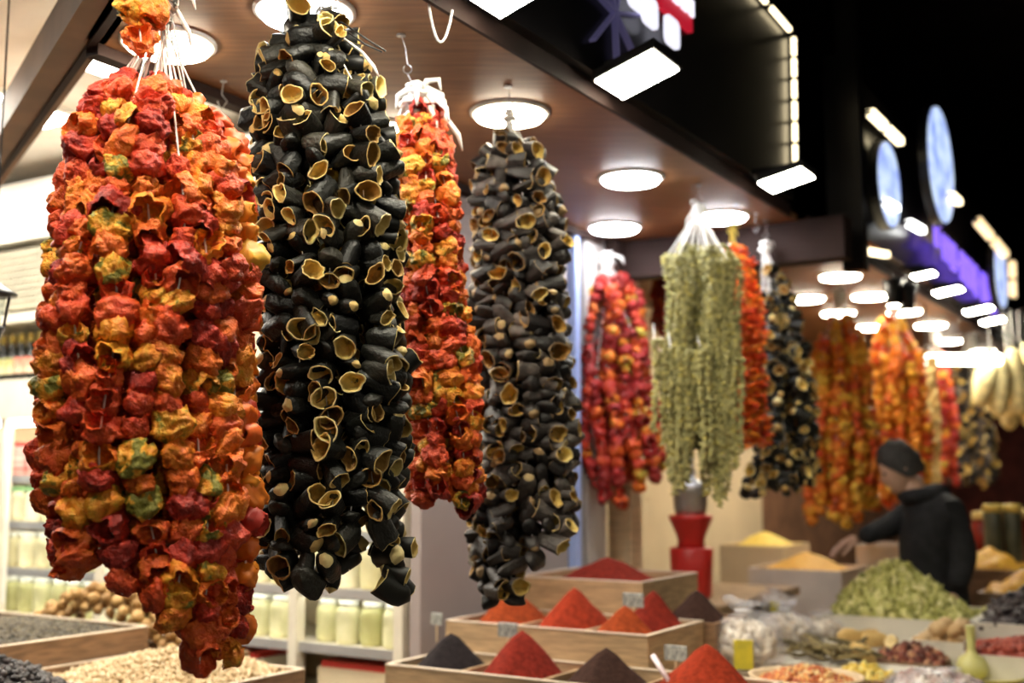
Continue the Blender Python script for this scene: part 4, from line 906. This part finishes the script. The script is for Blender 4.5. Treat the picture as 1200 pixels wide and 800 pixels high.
# dark hanging spotlights in front of the orange bundles
for i, (px, py) in enumerate(((1047, 345), (1063, 352))):
    c = Vector(PY(px, py, 6.3)); e = thing('spotlight', c, ['left one of the paired dark spotlights above the orange bundle', 'right one of the paired dark spotlights above the orange bundle'][i], 'spotlight', 'paired dark spotlights')
    MB().lathe(c, [(.035,-.06),(.04,-.02),(.06,.08),(.055,.085)], 16).build('body', DARKM, e, True); MB().lathe(c + Vector((0,0,-.064)), [(.03,0),(.032,.004)], 14).build('lens', WARM, e)
    MB().tube([c + Vector((0,0,.08)), (c.x, c.y, ZC)], .006, 6).build('stem', DARKM, e)
# red sign with white marks on the near fascia
REDB = emit('lit_red_board', (.35,.008,.02), .8); WHB = emit('lit_white_plate', (.85,.85,1), .75); VIO = emit('dim_violet_print', (.2,.18,.4), .1)
e = thing('shop_sign', PV(780, 20, FV), 'red lit sign board with white letters at the top middle', 'sign')
a, b = sv(PV(776, 20, FV-.02)), sv(PV(812, 38, FV-.02))
MB().box(UV, a[0], b[0], FV-.02, FV, b[2]+.0, b[2]+.5).build('board', REDB, e)
for r_ in range(3):
    for i in range(7):
        s0 = a[0] + (b[0]-a[0])*(.06 + i*.134); hh = .06 + .03*((i*5 + r_*3) % 3)/2
        mb = MB(); mb.box(UV, s0, s0+.012, FV-.03, FV-.02, b[2]+.05+r_*.14, b[2]+.05+r_*.14+hh)
        if (i + r_) % 2: mb.box(UV, s0, s0+.03, FV-.03, FV-.02, b[2]+.05+r_*.14+hh*.5, b[2]+.062+r_*.14+hh*.5)
        else: mb.box(UV, s0+.02, s0+.03, FV-.03, FV-.02, b[2]+.05+r_*.14, b[2]+.05+r_*.14+hh)
        mb.build('letter', WHB, e)
e = thing('plate_sign', PV(770, 20, FV), 'white rounded plates and pale star print left of the red sign', 'sign')
for px, py in ((744, -6), (760, 14), (786, 38)):
    c = sv(PV(px, py, FV-.03)); n = 24; mb = MB(); q = []
    for bb in (FV-.04, FV-.028):
        for i in range(n):
            t = 2*math.pi*i/n; x, z = [math.copysign(abs(k)**.45, k) for k in (math.cos(t), math.sin(t))]; q.append(UV(c[0] + (.055*x), bb, c[2] + .05*z))
    mb.add(q, [tuple(range(n))[::-1], tuple(range(n, 2*n))] + [(i, (i+1) % n, n+(i+1) % n, n+i) for i in range(n)]).build('plate', WHB, e)
c = sv(PV(720, 15, FV-.01))
for i in range(7):
    t = i*2*math.pi/7 + .3; p = UV(c[0], FV-.006, c[2]); q = UV(c[0] + .2*math.cos(t), FV-.006, c[2] + .2*math.sin(t)); MB().beam(p, q, .03, .008).build('star_ray', VIO, e)
# loose hooks and cord loop under the soffit
for i, (px, py) in enumerate(((886, 250), (262, 95))):
    p = Vector(PZ(px, py, ZC)); e = thing('ceiling_hook', p - Vector((0,0,.09)), ['empty wire hook left of the black and yellow bundle', 'empty wire hook right of the leftmost bundle top'][i], 'hook', 'empty hooks in the soffit')
    mb = MB().tube([p, p - Vector((.004,0,.04)), p - Vector((-.012,0,.06)), p - Vector((.004,0,.085)), p - Vector((.016,0,.06))], .002, 5); mb.build('wire', WIRE, e); MB().lathe(p, [(.01,-.003),(.01,.001)], 10).build('plate', STEEL, e)
a, b = Vector(PZ(502, 3, ZC)), Vector(PZ(530, 12, ZC))
MB().tube([a.lerp(b, t) - Vector((0,0,.09*4*t*(1-t))) for t in [i/10 for i in range(11)]], .003, 6).build('cord_loop', STRG, None, True, label='loose pale cord loop hanging at the soffit edge near the top', cat='cord')
a = Vector(PY(404, 46, 2.5)); MB().tube([a, PY(425, 62, 2.46), PY(438, 78, 2.44), PY(444, 90, 2.44)], [.003,.004,.004,.002], 6).build('twine_end', STRG, None, True, label='white loose twine end sticking out of the big aubergine bundle', cat='cord')
mb = MB(); mb.tube([PY(372, 28, 2.5), PY(400, 26, 2.46), PY(430, 46, 2.44), PY(452, 60, 2.44)], .0022, 5); mb.tube([PY(375, 34, 2.5), PY(402, 34, 2.46), PY(428, 52, 2.44), PY(448, 61, 2.44)], .0022, 5)
mb.build('wire_tie', DARKM, None, True, label='dark wire tie sticking out of the top of the big aubergine bundle', cat='wire')
# ================================================================== THE MAN
def person():
    Y = 5.62; P = lambda px, py, dy=0: Vector(PY(px, py, Y + dy))
    e = thing('person', (P(1100, 700).x, Y, 0), 'man in a dark hooded jacket leaning over the goods, reaching left', 'person')
    def skin(name, V_, E_, rad, m, root=0, sub=2):
        me = bpy.data.meshes.new(name); base = WL[e.name]
        me.from_pydata([tuple(Vector(v) - base) for v in V_], E_, []); me.materials.append(m)
        o = bpy.data.objects.new(name, me); link(o, base, e)
        md = o.modifiers.new('skin', 'SKIN'); md.use_smooth_shade = True
        sv_ = me.skin_vertices[0].data
        for i, r_ in enumerate(rad): sv_[i].radius = r_ if isinstance(r_, tuple) else (r_, r_); sv_[i].use_root = (i == root)
        o.modifiers.new('sub', 'SUBSURF').levels = sub; o.modifiers['sub'].render_levels = sub
        return o
    pel = P(1102, 735); ch = P(1092, 650); sh = P(1084, 597); nk = P(1072, 577)
    ls, rs = P(1112, 600, -.16), P(1070, 600, .14)           # near (left) and far (right) shoulder
    le, lw = P(1131, 650, -.2), P(1120, 692, -.22)
    re_, rw_ = P(1042, 617, .1), P(1010, 629, -.02)
    hipn, hipf = pel + Vector((.02,-.1,-.04)), pel + Vector((-.02,.1,-.04))
    kn, kf = hipn + Vector((-.03,0,-.42)), hipf + Vector((-.03,0,-.42)); an, af = Vector((hipn.x+.02, hipn.y, .09)), Vector((hipf.x+.02, hipf.y, .09))
    Vt = [pel, ch, sh, nk, ls, le, lw, rs, re_, rw_, hipn, kn, an, hipf, kf, af, an + Vector((-.14,0,-.04)), af + Vector((-.14,0,-.04))]
    Et = [(0,1),(1,2),(2,3),(2,4),(4,5),(5,6),(2,7),(7,8),(8,9),(0,10),(10,11),(11,12),(0,13),(13,14),(14,15),(12,16),(15,17)]
    skin('jacket_and_trousers', Vt, Et, [(.15,.15),(.16,.165),(.13,.15),.075,.085,.066,.05,.08,.06,.046,.09,.07,.05,.09,.07,.05,.042,.042], CLOTH)
    # hood folded at the nape
    hm = MB(); hc = P(1082, 583)
    hm.tube([hc + Vector((.09*math.cos(t), .1*math.sin(t), .015*math.cos(t) + .02)) for t in [i*2*math.pi/14 for i in range(15)]], .035, 8); hm.build('hood', CLOTH, e, True)
    # hands
    def hand(wr, fwd, down, side, nm):
        f_, d_, s_ = Vector(fwd).normalized(), Vector(down).normalized(), Vector(side).normalized()
        Vh = [wr, wr + f_*.045, wr + f_*.085]; Eh = [(0,1),(1,2)]; Rh = [.026, (.034,.024), (.03,.018)]
        for k, (o_, l) in enumerate(((-.027,.032),(-.009,.038),(.009,.036),(.026,.028))):
            b = len(Vh); Vh += [wr + f_*.088 + s_*o_, wr + f_*(.088+l) + s_*o_*1.1 + d_*.012, wr + f_*(.088+l*1.6) + s_*o_*1.1 + d_*.04]; Eh += [(2,b),(b,b+1),(b+1,b+2)]; Rh += [.0095,.0088,.007]
        b = len(Vh); Vh += [wr + f_*.035 - s_*.036 + d_*.01, wr + f_*.07 - s_*.05 + d_*.03, wr + f_*.095 - s_*.045 + d_*.045]; Eh += [(1,b),(b,b+1),(b+1,b+2)]; Rh += [.012,.0105,.008]
        skin(nm, Vh, Eh, Rh, HSKIN, sub=1)
    hand(rw_ + Vector((-.02,0,0)), (-.8,-.1,-.35), (-.2,0,-1), (0,1,.1), 'hand')
    hand(lw + Vector((-.005,0,-.01)), (-.3,0,-.95), (-1,0,.1), (0,-1,0), 'hand')
    # head, facing left and down
    hc = P(1055, 549); Rm = Euler((0, R(-24), R(-8))).to_matrix()      # local -X is the face
    mb = MB(); nu, nv = 24, 18; vs = []
    for i in range(nv):
        ph = math.pi*(i+.1)/(nv-.8)
        for j in range(nu):
            th = 2*math.pi*j/nu; x, y, z = math.sin(ph)*math.cos(th), math.sin(ph)*math.sin(th), math.cos(ph)
            q = Vector((x*.095, y*.076, z*.118))
            if z < 0: q.x += -.018*(-z) if x < 0 else -.04*(-z); q.y *= 1 - .28*(-z)
            if x < -.3 and abs(y) < .35: q.x -= .024*max(0, 1 - abs(y)/.25)*max(0, 1 - abs(z + .14)/.2)             # nose
            if x < -.5 and .1 < abs(y) < .6: q.x += .012*max(0, 1 - abs(z - .02)/.14)                              # eye sockets
            if x < -.5: q.x -= .006*max(0, 1 - abs(z + .5)/.08)*(abs(y) < .4)                                     # lips
            if x < -.4: q.x -= .012*max(0, 1 - abs(z + .78)/.18)                                                # chin
            vs.append(tuple(hc + Rm @ q))
    mb.add(vs, [q[::-1] for q in grid_faces(nv, nu)] + [tuple(range(nu)), tuple((nv-1)*nu + j for j in range(nu))[::-1]])
    hd = mb.build('head', HSKIN, e, True)
    nm_ = MB().tube([hc + Rm @ Vector((.02,0,-.06)), nk + Vector((.0,0,-.02))], [.055,.062], 14); nm_.build('neck', HSKIN, e, True)
    for s_ in (-1, 1):
        p = hc + Rm @ Vector((.012, s_*.077, -.01)); MB().lathe(p, [(.004,-.03),(.013,-.02),(.018,.005),(.016,.025),(.005,.034)], 10, sy=.45).build('ear', HSKIN, hd, True)
        p = hc + Rm @ Vector((-.083, s_*.03, .008)); MB().lathe(p, [(.003,-.009),(.009,-.004),(.009,.004),(.003,.009)], 10).build('eye', HAIR, hd, True)
    vs = []
    nu, nv = 26, 12
    for i in range(nv):
        for j in range(nu):
            th = 2*math.pi*j/nu; front = max(0, -math.cos(th)); ph = (i/(nv-1))*(math.pi*(.62 - .3*front)) + .02
            q = Vector((math.sin(ph)*math.cos(th)*.108, math.sin(ph)*math.sin(th)*.088, math.cos(ph)*.142)); q *= 1 + .1*mnoise.noise(q*45)
            vs.append(tuple(hc + Rm @ (q + Vector((.004,0,.004)))))
    MB().add(vs, [q[::-1] for q in grid_faces(nv, nu)] + [tuple(range(nu))]).build('hair', HAIR, hd, True)
person()
